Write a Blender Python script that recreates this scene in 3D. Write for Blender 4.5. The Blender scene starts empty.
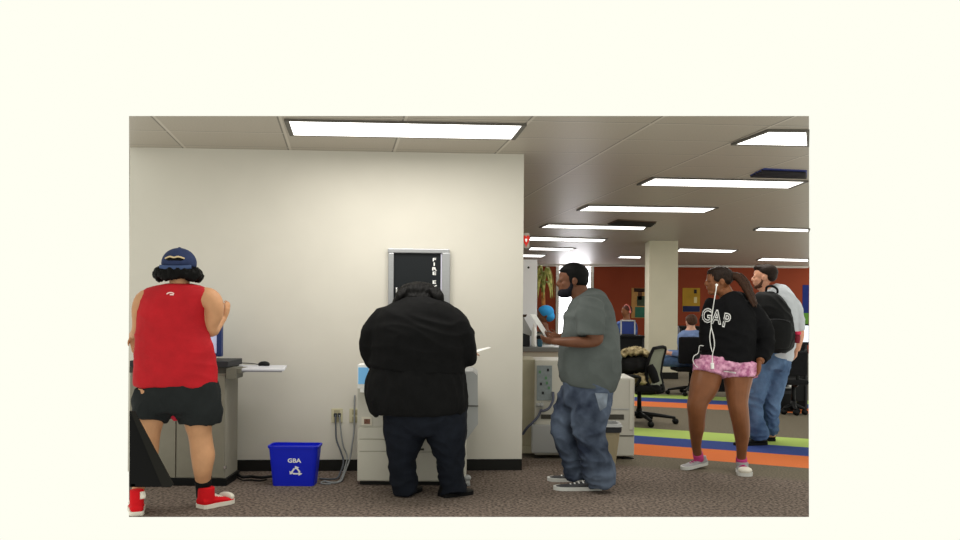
import bpy, bmesh, math, random
from mathutils import Vector, Matrix, noise
from mathutils.bvhtree import BVHTree
random.seed(4)
S = bpy.context.scene
COL = S.collection
V = Vector
# ------------------------------------------------------------------ camera
F, YH, H, HC, ROLL = 870.0, 306.0, 1.40, 2.70, 0.0074
RT = V((math.cos(ROLL), 0, math.sin(ROLL))); UP = V((-math.sin(ROLL), 0, math.cos(ROLL))); FW = V((0, 1, 0))
CAM = V((0, 0, H))
cd = bpy.data.cameras.new('camera'); cam = bpy.data.objects.new('camera', cd); COL.objects.link(cam)
m3 = Matrix((RT, UP, -FW)).transposed()
cam.matrix_world = Matrix.Translation(CAM) @ m3.to_4x4()
cd.sensor_width = 36; cd.lens = F / 960 * 36; cd.shift_y = (YH - 270) / 960; cd.clip_end = 200
S.camera = cam
def ray(px, py): return FW + RT * ((px - 480) / F) + UP * ((YH - py) / F)
def at(px, py, D): return CAM + ray(px, py) * D
def onz(px, py, z=0.0):
    r = ray(px, py); return CAM + r * ((z - H) / r.z)
def flr(px, D):                                   # point on the floor at column px and depth D
    p = at(px, 300, D); return V((p.x, p.y, 0))
def fy(px, D):                                    # floor row at column px, depth D
    return YH + F * (H / D) / math.cos(ROLL) + (px - 480) * ROLL
# ------------------------------------------------------------------ view
S.view_settings.view_transform = 'Standard'; S.view_settings.look = 'None'
S.view_settings.exposure = 0; S.view_settings.gamma = 1
# ------------------------------------------------------------------ materials
def lin(c):
    return tuple((x/255/12.92 if x/255 <= .04045 else ((x/255+.055)/1.055)**2.4) for x in c) + (1,)
def mat(name, col, rough=.6, var=.0, scale=20, bump=0, bscale=60, metal=0, stretch=(1,1,1), emit=0, spec=.14, col2=None, alpha=1):
    m = bpy.data.materials.new(name); m.use_nodes = True
    nt = m.node_tree; b = nt.nodes['Principled BSDF']
    b.inputs['Base Color'].default_value = lin(col); b.inputs['Roughness'].default_value = rough
    b.inputs['Metallic'].default_value = metal; b.inputs['Specular IOR Level'].default_value = spec
    if emit:
        b.inputs['Emission Color'].default_value = lin(col); b.inputs['Emission Strength'].default_value = emit
    if var or bump or col2:
        tc = nt.nodes.new('ShaderNodeTexCoord'); mp = nt.nodes.new('ShaderNodeMapping')
        mp.inputs['Scale'].default_value = stretch
        nt.links.new(tc.outputs['Object'], mp.inputs['Vector'])
    if var or col2:
        n = nt.nodes.new('ShaderNodeTexNoise'); n.inputs['Scale'].default_value = scale; n.inputs['Detail'].default_value = 4
        nt.links.new(mp.outputs['Vector'], n.inputs['Vector'])
        r = nt.nodes.new('ShaderNodeValToRGB')
        c = lin(col)
        lo = tuple(max(0, x*(1-var)) for x in c[:3]) + (1,); hi = tuple(min(1, x*(1+var)) for x in c[:3]) + (1,)
        if col2: hi = lin(col2)
        r.color_ramp.elements[0].position = .35; r.color_ramp.elements[1].position = .65
        r.color_ramp.elements[0].color = lo; r.color_ramp.elements[1].color = hi
        nt.links.new(n.outputs['Fac'], r.inputs['Fac']); nt.links.new(r.outputs['Color'], b.inputs['Base Color'])
    if bump:
        n2 = nt.nodes.new('ShaderNodeTexNoise'); n2.inputs['Scale'].default_value = bscale; n2.inputs['Detail'].default_value = 3
        nt.links.new(mp.outputs['Vector'], n2.inputs['Vector'])
        bp = nt.nodes.new('ShaderNodeBump'); bp.inputs['Strength'].default_value = bump; bp.inputs['Distance'].default_value = .01
        nt.links.new(n2.outputs['Fac'], bp.inputs['Height']); nt.links.new(bp.outputs['Normal'], b.inputs['Normal'])
    return m
def M_(nt, op, a, b=None):
    n = nt.nodes.new('ShaderNodeMath'); n.operation = op
    for i, x in enumerate((a, b)):
        if x is None: continue
        if isinstance(x, (int, float)): n.inputs[i].default_value = x
        else: nt.links.new(x, n.inputs[i])
    return n.outputs[0]
# ------------------------------------------------------------------ mesh builder
class MB:
    def __init__(s): s.v = []; s.f = []
    def add(s, vs, fs):
        o = len(s.v); s.v += [V(v) for v in vs]; s.f += [tuple(i+o for i in f) for f in fs]; return s
    def addbm(s, bm):
        bm.verts.ensure_lookup_table(); bm.verts.index_update()
        s.add([v.co.copy() for v in bm.verts], [[v.index for v in f.verts] for f in bm.faces]); bm.free(); return s
    def hexa(s, c, bev=0):                        # 8 corners: bottom 4 ccw, top 4 ccw
        bm = bmesh.new(); vs = [bm.verts.new(p) for p in c]
        for f in ((3,2,1,0),(4,5,6,7),(0,1,5,4),(1,2,6,5),(2,3,7,6),(3,0,4,7)): bm.faces.new([vs[i] for i in f])
        bmesh.ops.recalc_face_normals(bm, faces=bm.faces)
        if bev: bmesh.ops.bevel(bm, geom=list(bm.edges), offset=bev, segments=2, profile=.5, affect='EDGES', clamp_overlap=True)
        return s.addbm(bm)
    def box(s, x0, x1, y0, y1, z0, z1, bev=0, fr=None):
        c = [V(p) for p in ((x0,y0,z0),(x1,y0,z0),(x1,y1,z0),(x0,y1,z0),(x0,y0,z1),(x1,y0,z1),(x1,y1,z1),(x0,y1,z1))]
        if fr: c = [fr(p) for p in c]
        return s.hexa(c, bev)
    def fb(s, px0, px1, py0, py1, D, dep, bev=0, z0=None, skew=0):  # box whose front face spans those pixels at depth D
        cy = (py0+py1)/2
        a = at(px0, cy, D); b = at(px1, cy, D); cx = (px0+px1)/2
        zt = at(cx, py0, D).z; zb = at(cx, py1, D).z if z0 is None else z0
        c = []
        for z in (zb, zt):
            c += [V((a.x, a.y, z)), V((b.x, b.y+skew, z)), V((b.x, b.y+dep+skew, z)), V((a.x, a.y+dep, z))]
        return s.hexa(c, bev)
    def prism(s, poly, d):                        # planar polygon (world points) extruded along vector d
        n = len(poly); d = V(d); vs = [V(p) for p in poly] + [V(p)+d for p in poly]
        bm = bmesh.new(); q = [bm.verts.new(p) for p in vs]
        bm.faces.new(q[:n]); bm.faces.new(q[n:][::-1])
        for i in range(n): bm.faces.new([q[i], q[n+i], q[n+(i+1) % n], q[(i+1) % n]])
        bmesh.ops.recalc_face_normals(bm, faces=bm.faces)
        return s.addbm(bm)
    def poly(s, pts): return s.add(pts, [tuple(range(len(pts)))])
    def ell(s, c, r, rot=None, seg=20, rings=12):
        c = V(c); vs = []; fs = []
        for i in range(1, rings):
            t = math.pi*i/rings
            for j in range(seg):
                p = 2*math.pi*j/seg
                q = V((r[0]*math.sin(t)*math.cos(p), r[1]*math.sin(t)*math.sin(p), r[2]*math.cos(t)))
                vs.append(c + (rot @ q if rot else q))
        a = V((0,0,r[2])); top = len(vs); vs.append(c + (rot @ a if rot else a)); vs.append(c - (rot @ a if rot else a))
        for i in range(rings-2):
            for j in range(seg):
                k = (j+1) % seg
                fs.append((i*seg+j, (i+1)*seg+j, (i+1)*seg+k, i*seg+k))
        for j in range(seg):
            k = (j+1) % seg
            fs.append((top, j, k)); fs.append((top+1, (rings-2)*seg+k, (rings-2)*seg+j))
        return s.add(vs, fs)
    def loft(s, pts, seg=16, sub=4, ref=None, flat=False):    # pts: (Vector, half width, half depth)
        ref = V(ref) if ref else V((0,1,0))
        P = []
        n = len(pts)
        g = lambda i: pts[max(0, min(n-1, i))]
        if sub <= 1 or n < 3 and False: P = [(V(p[0]), p[1], p[2]) for p in pts]
        else:
            for i in range(n-1):
                p0, p1, p2, p3 = g(i-1), g(i), g(i+1), g(i+2)
                for k in range(sub):
                    t = k/sub
                    def cr(a, b, c, d): return .5*((2*b) + (c-a)*t + (2*a-5*b+4*c-d)*t*t + (3*b-a-3*c+d)*t*t*t)
                    P.append((cr(V(p0[0]), V(p1[0]), V(p2[0]), V(p3[0])), max(1e-4, cr(p0[1],p1[1],p2[1],p3[1])), max(1e-4, cr(p0[2],p1[2],p2[2],p3[2]))))
            P.append((V(pts[-1][0]), pts[-1][1], pts[-1][2]))
        vs = []; fs = []; m = len(P); la = None
        for i in range(m):
            t = (P[min(m-1, i+1)][0] - P[max(0, i-1)][0])
            t = t.normalized() if t.length > 1e-9 else V((0,0,1))
            a = t.cross(ref)
            if a.length < .15: a = la if la else t.cross(V((0,0,1)))
            a = (a - t*a.dot(t)).normalized()
            if flat: a = V((1,0,0)); t = V((0,0,1))
            if la and a.dot(la) < 0: a = -a
            la = a; b = a.cross(t).normalized()
            for j in range(seg):
                q = 2*math.pi*j/seg
                vs.append(P[i][0] + a*(P[i][1]*math.cos(q)) + b*(P[i][2]*math.sin(q)))
        for i in range(m-1):
            for j in range(seg):
                k = (j+1) % seg
                fs.append((i*seg+j, (i+1)*seg+j, (i+1)*seg+k, i*seg+k))
        o = len(vs); vs.append(P[0][0]); vs.append(P[-1][0])
        for j in range(seg):
            k = (j+1) % seg
            fs.append((o, j, k)); fs.append((o+1, (m-1)*seg+k, (m-1)*seg+j))
        bm = bmesh.new(); q = [bm.verts.new(v) for v in vs]
        for f in fs: bm.faces.new([q[i] for i in f])
        bmesh.ops.recalc_face_normals(bm, faces=bm.faces)
        return s.addbm(bm)
    def tube(s, pts, r, seg=8, sub=5): return s.loft([(V(p), r, r) for p in pts], seg=seg, sub=sub)
    def px(s, D, pts, seg=18, sub=4, flat=False):             # loft from pixels: (px, py, depth offset, half width px, half depth px)
        k = D/F
        return s.loft([(at(p[0], p[1], D+p[2]), p[3]*(D+p[2])/F, p[4]*k) for p in pts], seg=seg, sub=sub, flat=flat)
    def cyl(s, c, r0, r1, h, seg=24, axis=None):
        c = V(c); ax = V(axis) if axis else V((0,0,1))
        return s.loft([(c, r0, r0), (c+ax*h, r1, r1)], seg=seg, sub=1)
    def build(s, name, m, parent=None, smooth=False, voxel=0, smoothit=2, fold=0, fscale=(10,10,10), xs=None):
        me = bpy.data.meshes.new(name)
        off = BASE.get(parent.name, V((0,0,0))) if parent else V((0,0,0))
        me.from_pydata([v - off for v in s.v], [], s.f); me.update()
        o = bpy.data.objects.new(name, me); COL.objects.link(o)
        if voxel:
            md = o.modifiers.new('r', 'REMESH'); md.mode = 'VOXEL'; md.voxel_size = voxel
            dg = bpy.context.evaluated_depsgraph_get()
            me2 = bpy.data.meshes.new_from_object(o.evaluated_get(dg)); o.modifiers.clear()
            o.data = me2; bpy.data.meshes.remove(me); me = me2; me.name = name
            bm = bmesh.new(); bm.from_mesh(me)
            for _ in range(smoothit): bmesh.ops.smooth_vert(bm, verts=bm.verts, factor=.5, use_axis_x=True, use_axis_y=True, use_axis_z=True)
            if fold:
                bm.normal_update()
                for v in bm.verts:
                    p = v.co
                    q = V((p.x*fscale[0], p.y*fscale[1], p.z*fscale[2]))
                    q += noise.noise_vector(q*.35)*1.3
                    nv = noise.noise(q)
                    v.co += v.normal*fold*(1-2*abs(nv)**.8*1.6)
            bm.to_mesh(me); bm.free(); smooth = True
        me.materials.clear(); me.materials.append(m)
        if smooth:
            for p in me.polygons: p.use_smooth = True
        if parent: o.parent = parent
        BASE[o.name] = off
        return o
BASE = {}
def thing(name, label, cat, loc, group=None):
    o = bpy.data.objects.new(name, None); COL.objects.link(o); o.location = loc; o.empty_display_size = .1
    o['label'] = label; o['category'] = cat
    if group: o['group'] = group
    BASE[o.name] = V(loc); return o
def tag(o, label, cat, group=None):
    o['label'] = label; o['category'] = cat
    if group: o['group'] = group
    return o
def struct(o): o['kind'] = 'structure'; return o
def text_mb(txt, size, offset=0.0, fr=None, extrude=0.0):  # text mesh in local xz mapped through fr(x, z)
    c = bpy.data.curves.new('t', 'FONT'); c.body = txt; c.size = size; c.align_x = 'CENTER'; c.align_y = 'CENTER'; c.offset = offset; c.resolution_u = 3
    o = bpy.data.objects.new('t', c); COL.objects.link(o)
    dg = bpy.context.evaluated_depsgraph_get(); dg.update()
    me = bpy.data.meshes.new_from_object(o.evaluated_get(dg))
    b = MB()
    b.add([fr(v.co.x, v.co.y) for v in me.vertices], [tuple(p.vertices) for p in me.polygons])
    bpy.data.objects.remove(o); bpy.data.curves.remove(c); bpy.data.meshes.remove(me)
    return b
def bvh_of(o):
    off = BASE[o.name]
    return BVHTree.FromPolygons([v.co + off for v in o.data.vertices], [tuple(p.vertices) for p in o.data.polygons])
def patch(bvh, quad, n=8, lift=.004, D=8):         # small cloth patch lying on a garment
    b = MB(); vs = []
    A, B_, C_, E = [V((x, y, 0)) for x, y in quad]
    for i in range(n+1):
        for j in range(n+1):
            p = A.lerp(B_, j/n).lerp(E.lerp(C_, j/n), i/n); d = ray(p.x, p.y).normalized(); h = bvh.ray_cast(CAM, d)
            vs.append((h[0] - d*lift) if h[0] else at(p.x, p.y, D))
    return b.add(vs, [(i*(n+1)+j, i*(n+1)+j+1, (i+1)*(n+1)+j+1, (i+1)*(n+1)+j) for i in range(n) for j in range(n)])
def project(b, bvh, lift=.004, D=8):              # lay a flat print onto the cloth under it
    for i, v in enumerate(b.v):
        d = (v - CAM).normalized(); h = bvh.ray_cast(CAM, d)
        if h[0]: b.v[i] = h[0] - d*lift
    return b
# ------------------------------------------------------------------ palette
WALL = mat('cream_paint', (206,202,192), .75, .015, 3, .05, 220)
CEIL = None
BLK = mat('black_plastic', (17,18,19), .45, bump=.05)
DK = mat('dark_gray', (48,49,52), .5)
BASEB = mat('black_rubber', (30,30,28), .5)
STEEL = mat('brushed_aluminium', (168,169,172), .35, metal=.75, var=.05, scale=40, stretch=(1,1,8))
CHROME = mat('chrome', (200,200,200), .2, metal=1)
GREYCAB = mat('warm_grey_laminate', (128,124,112), .5, .03, 12)
GREYCAB2 = mat('pale_grey_laminate', (144,140,128), .5, .03, 12)
OFFW = mat('off_white_plastic', (196,193,182), .45, .02, 6)
OFFW2 = mat('pale_plastic', (188,185,175), .45, .02, 6)
BEIGE = mat('beige_plastic', (178,172,150), .5, .05, 8)
LGREY = mat('light_grey_plastic', (165,166,166), .45)
PANELG = mat('gray_panel', (128,136,138), .45, .08, 50)
WHITE = mat('white_paper', (240,240,238), .6)
BLUEP = mat('blue_bin_plastic', (24,38,196), .38, .03, 9)
SCREENB = mat('blue_screen', (110,170,215), .3, emit=.25)
WHITEE = mat('white_glow', (255,255,255), .5, emit=1.0)
SEAM = mat('seam', (70,68,62), .6)
IVORY = mat('ivory_plate', (196,190,160), .45)
CORDG = mat('grey_cord', (135,138,140), .5)
CORDB = mat('black_cord', (25,25,25), .5)
SKIN_L = mat('skin_light_tan', (188,140,104), .55, .06, 14, spec=.18)
SKIN_D = mat('skin_deep_brown', (98,62,44), .45, .08, 14, spec=.2)
SKIN_M = mat('skin_brown', (124,78,50), .42, .07, 14, spec=.22)
SKIN_P = mat('skin_pale', (205,160,138), .5, .05, 14)
HAIRB = mat('black_hair', (8,7,7), .5, .3, 30, .35, 90, stretch=(5,5,.6), spec=.09)
HAIRBR = mat('dark_brown_hair', (32,21,15), .5, .4, 30, .25, 120, stretch=(6,6,1))
EYEW = mat('eye', (60,50,44), .3)
# ------------------------------------------------------------------ world
w = bpy.data.worlds.new('world'); S.world = w; w.use_nodes = True
bg = w.node_tree.nodes['Background']; bg.inputs[0].default_value = lin((255,255,242)); bg.inputs[1].default_value = 1.0
# ------------------------------------------------------------------ setting
X0, X1, Y0, Y1 = 129, 809, 116, 517
FAR = 27.0
WP = onz(400, 470.5); WT = .06
def wally(x): return WP.y + WT*(x - WP.x)
def onwall(px, py, off=0):                       # point on the near wall, off metres toward the room
    r = ray(px, py); t = (WP.y - WT*WP.x - off) / (r.y - WT*r.x); return CAM + r*t
WN = V((WT, -1, 0)).normalized(); WXd = V((1, WT, 0)).normalized()
def wbox(b, px0, px1, py0, py1, t, bev=0, off=0):  # a box on the wall, t metres proud of it
    a, c = onwall(px0, py1), onwall(px1, py1); zt = onwall((px0+px1)/2, py0).z; zb = onwall((px0+px1)/2, py1).z
    p = []
    for z in (zb, zt):
        A, C_ = V((a.x,a.y,z)), V((c.x,c.y,z))
        p += [A+WN*(off+t), C_+WN*(off+t), C_+WN*off, A+WN*off]
    return b.hexa(p, bev)
# floor with carpet stripes
def carpet():
    m = bpy.data.materials.new('carpet'); m.use_nodes = True; nt = m.node_tree; b = nt.nodes['Principled BSDF']
    b.inputs['Roughness'].default_value = .95; b.inputs['Specular IOR Level'].default_value = .1
    geo = nt.nodes.new('ShaderNodeNewGeometry'); sp = nt.nodes.new('ShaderNodeSeparateXYZ'); nt.links.new(geo.outputs['Position'], sp.inputs[0])
    def noise_ramp(scale, c0, c1, lo=.35, hi=.65, det=3):
        n = nt.nodes.new('ShaderNodeTexNoise'); n.inputs['Scale'].default_value = scale; n.inputs['Detail'].default_value = det
        nt.links.new(geo.outputs['Position'], n.inputs['Vector'])
        r = nt.nodes.new('ShaderNodeValToRGB'); r.color_ramp.elements[0].position = lo; r.color_ramp.elements[1].position = hi
        r.color_ramp.elements[0].color = lin(c0); r.color_ramp.elements[1].color = lin(c1)
        nt.links.new(n.outputs['Fac'], r.inputs['Fac']); return r.outputs[0], n
    base, n1 = noise_ramp(45, (66,58,53), (134,120,110))
    olive, _ = noise_ramp(60, (90,83,71), (114,106,91))
    def mix(f, a, c):
        x = nt.nodes.new('ShaderNodeMix'); x.data_type = 'RGBA'
        nt.links.new(f, x.inputs[0])
        for i, q in ((6, a), (7, c)):
            if isinstance(q, tuple): x.inputs[i].default_value = q
            else: nt.links.new(q, x.inputs[i])
        return x.outputs[2]
    e1 = [((634,455),(809,467.8)), ((634,443.2),(809,456.5)), ((634,435),(809,447.8)), ((634,427.5),(809,438.8))]
    e2 = [((636,406.5),(809,413)), ((636,401.2),(809,408.2)), ((636,396.8),(809,404.5)), ((636,393),(809,401))]
    def kk(es):
        ks = []
        for a, c in es:
            p, q = onz(*a), onz(*c); ks.append(-(q.y-p.y)/(q.x-p.x))
        return sum(ks)/len(ks)
    col = base
    first = True
    for es in (e1, e2):
        k = kk(es)
        d = M_(nt, 'ADD', sp.outputs[1], M_(nt, 'MULTIPLY', sp.outputs[0], k))
        ds = []
        for a, c in es:
            p, q = onz(*a), onz(*c); ds.append(((p.y+k*p.x)+(q.y+k*q.x))/2)
        if first:
            # the carpet turns from brown to olive a little before the first stripe
            mr = nt.nodes.new('ShaderNodeMapRange'); mr.inputs[1].default_value = ds[0]-.75; mr.inputs[2].default_value = ds[0]-.55
            nt.links.new(d, mr.inputs[0]); col = mix(mr.outputs[0], base, olive); first = False
        for dd, c in zip(ds, (lin((208,112,62)), lin((52,68,126)), lin((160,182,96)), None)):
            col = mix(M_(nt, 'GREATER_THAN', d, dd), col, c if c else olive)
    nt.links.new(col, b.inputs['Base Color'])
    bp = nt.nodes.new('ShaderNodeBump'); bp.inputs['Strength'].default_value = .5; bp.inputs['Distance'].default_value = .01
    nt.links.new(n1.outputs['Fac'], bp.inputs['Height']); nt.links.new(bp.outputs['Normal'], b.inputs['Normal'])
    return m
fl, fr_ = onz(X0, Y1), onz(X1, Y1)
bl = at(X0, 300, FAR); br = at(X1, 300, FAR)
struct(MB().poly([V((fl.x,fl.y,0)), V((fr_.x,fr_.y,0)), V((br.x,br.y,0)), V((bl.x,bl.y,0))]).build('floor', carpet()))
def ceiling_mat():
    m = bpy.data.materials.new('ceiling_tiles'); m.use_nodes = True; nt = m.node_tree; b = nt.nodes['Principled BSDF']
    b.inputs['Roughness'].default_value = .42; b.inputs['Specular IOR Level'].default_value = .4
    geo = nt.nodes.new('ShaderNodeNewGeometry'); sp = nt.nodes.new('ShaderNodeSeparateXYZ'); nt.links.new(geo.outputs['Position'], sp.inputs[0])
    u = M_(nt, 'ADD', sp.outputs[0], M_(nt, 'MULTIPLY', sp.outputs[1], .16))
    v = M_(nt, 'ADD', sp.outputs[1], M_(nt, 'MULTIPLY', sp.outputs[0], -.06))
    def line(q, ph, per, wd):
        t = M_(nt, 'FRACT', M_(nt, 'DIVIDE', M_(nt, 'SUBTRACT', q, ph - per*20), per))
        t = M_(nt, 'ABSOLUTE', M_(nt, 'SUBTRACT', t, .5))
        return M_(nt, 'GREATER_THAN', t, .5 - wd/per/2)
    ln = M_(nt, 'MAXIMUM', line(u, -.432, .876, .02), line(v, 6.09, .611, .018))
    ln2 = M_(nt, 'MAXIMUM', line(u, -.45, .876, .012), line(v, 6.075, .611, .014))
    n = nt.nodes.new('ShaderNodeTexNoise'); n.inputs['Scale'].default_value = 90; nt.links.new(geo.outputs['Position'], n.inputs['Vector'])
    r = nt.nodes.new('ShaderNodeValToRGB'); r.color_ramp.elements[0].position = .3; r.color_ramp.elements[1].position = .6
    r.color_ramp.elements[0].color = lin((160,151,138)); r.color_ramp.elements[1].color = lin((172,163,150)); nt.links.new(n.outputs['Fac'], r.inputs['Fac'])
    x = nt.nodes.new('ShaderNodeMix'); x.data_type = 'RGBA'; nt.links.new(ln2, x.inputs[0]); nt.links.new(r.outputs[0], x.inputs[6]); x.inputs[7].default_value = lin((108,101,92))
    y = nt.nodes.new('ShaderNodeMix'); y.data_type = 'RGBA'; nt.links.new(ln, y.inputs[0]); nt.links.new(x.outputs[2], y.inputs[6]); y.inputs[7].default_value = lin((192,184,172))
    nt.links.new(y.outputs[2], b.inputs['Base Color']); return m
cl, cr_ = onz(X0, Y0, HC), onz(X1, Y0, HC)
struct(MB().poly([cl, V((bl.x,bl.y,HC)), V((br.x,br.y,HC)), cr_]).build('ceiling', ceiling_mat()))
# near wall
wl, wr = onwall(X0, 300), onwall(523, 300)
b = MB(); p = []
for z in (0, HC):
    p += [V((wl.x,wl.y,z)), V((wr.x,wr.y,z)), V((wr.x,wr.y+.16,z)), V((wl.x,wl.y+.16,z))]
struct(b.hexa(p).build('wall_left', WALL))
b = MB(); p = []
for z in (0, .095):
    A, C_ = V((wl.x,wl.y,z)) + WXd*.02, V((wr.x,wr.y,z))
    p += [A+WN*.012, C_+WN*.012, C_-WN*.002, A-WN*.002]
struct(b.hexa(p, .003).build('baseboard_left', BASEB))
# far wall, red-orange, with a bright window
RED = mat('red_orange_paint', (146,66,42), .7, .06, 1.2)
def farp(px, py, D=FAR): return at(px, py, D)
zl = lambda py: at(640, py, FAR).z
xb = lambda px: at(px, 300, FAR).x
wx0, wx1, wz0, wz1 = xb(559), xb(590), .35, zl(266)
bx0 = xb(X0) if False else xb(480); bx1 = xb(X1)
b = MB()
for (xa, xc, za, zc) in ((bx0, wx0, 0, HC), (wx1, bx1, 0, HC), (wx0, wx1, 0, wz0), (wx0, wx1, wz1, HC)):
    b.box(xa, xc, FAR-.02, FAR+.1, za, zc)
struct(b.build('wall_back', RED))
wf = MB()
for (xa, xc, za, zc) in ((wx0-.1, wx0, wz0, wz1), (wx1, wx1+.1, wz0, wz1), (wx0-.1, wx1+.1, wz1, wz1+.06), (wx0-.1, wx1+.1, wz0-.06, wz0)):
    wf.box(xa, xc, FAR-.08, FAR+.02, za, zc)
o = struct(wf.build('window_1', mat('white_frame', (215,212,206), .5)))
MB().box(wx0, wx1, FAR, FAR+.01, wz0, wz1).build('pane', mat('bright_glass', (252,250,255), .2, emit=7), o)
struct(MB().box(bx0, at(X1,300,FAR-.4).x, FAR-.35, FAR-.02, HC-.055, HC-.005).build('trim_1', mat('white_cove', (226,222,216), .5)))
# column
PD = 17.0
ca = flr(642, PD); 
PXa, PXb, PXc = at(649,300,PD).x, at(678,300,PD).x, 0
bk = at(642.5, 300, PD+1.0).x
COLM = mat('column_paint', (212,206,184), .7, .02, 3)
cpts = []
for z in (0, HC): cpts += [V((PXa,PD,z)), V((PXb,PD+.02,z)), V((PXb,PD+.9,z)), V((bk,PD+.75,z))]
struct(MB().hexa(cpts).build('wall_column', COLM))
cpts = []
for z in (0, .13): cpts += [V((PXa-.015,PD-.015,z)), V((PXb+.015,PD-.005,z)), V((PXb+.015,PD+.92,z)), V((bk-.015,PD+.76,z))]
struct(MB().hexa(cpts).build('baseboard_column', BASEB))
# ------------------------------------------------------------------ ceiling lights and vents
LIT = mat('lit_diffuser', (255,253,248), .5, emit=3.0)
FRM = mat('light_frame', (96,92,86), .5)
def ceil_light(q, label, fd=.035, ins=.06):
    P = [onz(x, y, HC) for x, y in q]                # far-left, far-right, near-right, near-left
    c = sum(P, V())/4
    t = thing('ceiling_light', label, 'ceiling light', V((c.x, c.y, HC-.03)), 'ceiling troffer lights')
    lw = lambda a, z: V((a.x, a.y, z))
    MB().hexa([lw(P[3],HC-.012), lw(P[2],HC-.012), lw(P[1],HC-.012), lw(P[0],HC-.012)] + [lw(P[3],HC-.001), lw(P[2],HC-.001), lw(P[1],HC-.001), lw(P[0],HC-.001)]).build('diffuser', LIT, t)
    fr = MB()
    for i in range(4):
        a, d = P[i], P[(i+1) % 4]; oa = a + (a-c).normalized()*fd; od = d + (d-c).normalized()*fd
        fr.hexa([lw(a,HC-.018), lw(d,HC-.018), lw(od,HC-.018), lw(oa,HC-.018), lw(a,HC-.001), lw(d,HC-.001), lw(od,HC-.001), lw(oa,HC-.001)])
    fr.build('frame', FRM, t)
    # the tubes' light
    ld = bpy.data.lights.new('tube_light', 'AREA'); ld.shape = 'RECTANGLE'
    ld.size = max(.3, abs(P[2].x-P[3].x)*.9); ld.size_y = max(.3, (P[0]-P[3]).length*.9); ld.color = (1, .965, .9)
    lo = bpy.data.objects.new('tube_light', ld); COL.objects.link(lo); lo.location = V((c.x, c.y, HC-.04))
    ld.energy = LPOW * ld.size * ld.size_y; lo['kind'] = 'structure'
    return t
LPOW = 34
ceil_light([(289,119),(522,123.5),(511,137.5),(294,133.5)], 'large bright ceiling light panel above the plain cream wall')
ceil_light([(769,129.8),(806,130.2),(807,144.1),(735,142.6)], 'bright ceiling panel in the top right corner, cut by the edge')
ceil_light([(655,177),(805,180.4),(788,187),(640,184)], 'long ceiling light just left of the dark blue air vent')
ceil_light([(590,204.8),(716,207),(704,211.5),(579,209.8)], 'third bright ceiling light from the near right, beyond the vent')
ceil_light([(549,223.7),(646,226),(643,229),(541,226.8)], 'ceiling light strip beside the brown vent near the wall end')
ceil_light([(531,236.2),(606,238.6),(602,241.2),(529,239.7)], 'ceiling light strip level with the small red sign')
ceil_light([(531,246.8),(575,247.9),(568,250),(529,249.3)], 'short ceiling strip just below the small red sign')
ceil_light([(523,254),(546,254.4),(541,256.7),(522,256.2)], 'farthest short ceiling strip above the white upright panel')
ceil_light([(760,227),(808,228.3),(808,231),(755,229.6)], 'small ceiling light at the right edge above the man with backpack')
ceil_light([(680,248),(737,249.6),(731,252),(677,250.8)], 'ceiling light strip just right of the cream column')
ceil_light([(621,255.6),(641,256),(640,257.8),(618,257.4)], 'tiny ceiling light strip just left of the cream column')
ceil_light([(763,257.6),(808,258.8),(808,261),(757,259.9)], 'far ceiling light strip above the head of the man with backpack')
def vent(q, label, m, n):
    P = [onz(x, y, HC) for x, y in q]; c = sum(P, V())/4
    t = thing('ceiling_vent', label, 'air vent', V((c.x, c.y, HC-.03)))
    lw = lambda a, z: V((a.x, a.y, z))
    MB().hexa([lw(P[3],HC-.006), lw(P[2],HC-.006), lw(P[1],HC-.006), lw(P[0],HC-.006)] + [lw(P[3],HC-.001), lw(P[2],HC-.001), lw(P[1],HC-.001), lw(P[0],HC-.001)]).build('backing', m, t)
    for k in range(n):
        f = (k+.5)/n; a = P[0].lerp(P[3], f); d = P[1].lerp(P[2], f)
        MB().hexa([lw(a,HC-.03), lw(d,HC-.03), lw(d,HC-.03)+V((0,.012,0)), lw(a,HC-.03)+V((0,.012,0)), lw(a,HC-.006)+V((0,.04,0)), lw(d,HC-.006)+V((0,.04,0)), lw(d,HC-.006)+V((0,.052,0)), lw(a,HC-.006)+V((0,.052,0))]).build('slat', FRM, t)
vent([(764,168),(807,170),(807,176.5),(750,175)], 'dark blue slatted air vent in the ceiling at the right edge', mat('vent_blue', (64,74,138), .5), 5)
vent([(618,219),(657,221.5),(651,226),(607,223.5)], 'brown slatted air vent in the ceiling near a light strip', mat('vent_brown', (108,92,76), .5), 4)
# ------------------------------------------------------------------ fire cabinet
t = thing('fire_extinguisher_cabinet', 'aluminium framed black fire cabinet recessed in the cream wall', 'fire cabinet', onwall(418.5, 330))
b = MB(); fz0, fz1 = 249, 335
wbox(b, 388, 449.5, 249, 253.5, .05, .006); wbox(b, 388, 393.5, 253, 335, .05, .006); wbox(b, 441.5, 449.5, 253, 335, .05, .006); wbox(b, 388, 449.5, 331, 336, .05, .006)
b.build('frame', STEEL, t)
d = wbox(MB(), 393, 442, 253, 332, .02).build('door', mat('black_cabinet_panel', (30,33,36), .35), t)
wbox(MB(), 440.2, 441.8, 253, 332, .035).build('edge_strip', mat('pale_lilac_strip', (200,198,214), .4), t)
b = MB(); wbox(b, 395.8, 397.4, 288, 309, .035, .002, .015); b.build('handle', CHROME, d)
for ch, y in zip('FIREEX', (259.8, 264.3, 269, 273.5, 282.3, 287)):
    b = MB(); c0 = onwall(434.2, y, .023 ); 
    b2 = text_mb(ch, .038, .0012, lambda x, z: c0 + WXd*x*1.7 + V((0,0,1))*z); b.add(b2.v, b2.f); b.build('letter', WHITE, d)
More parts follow.
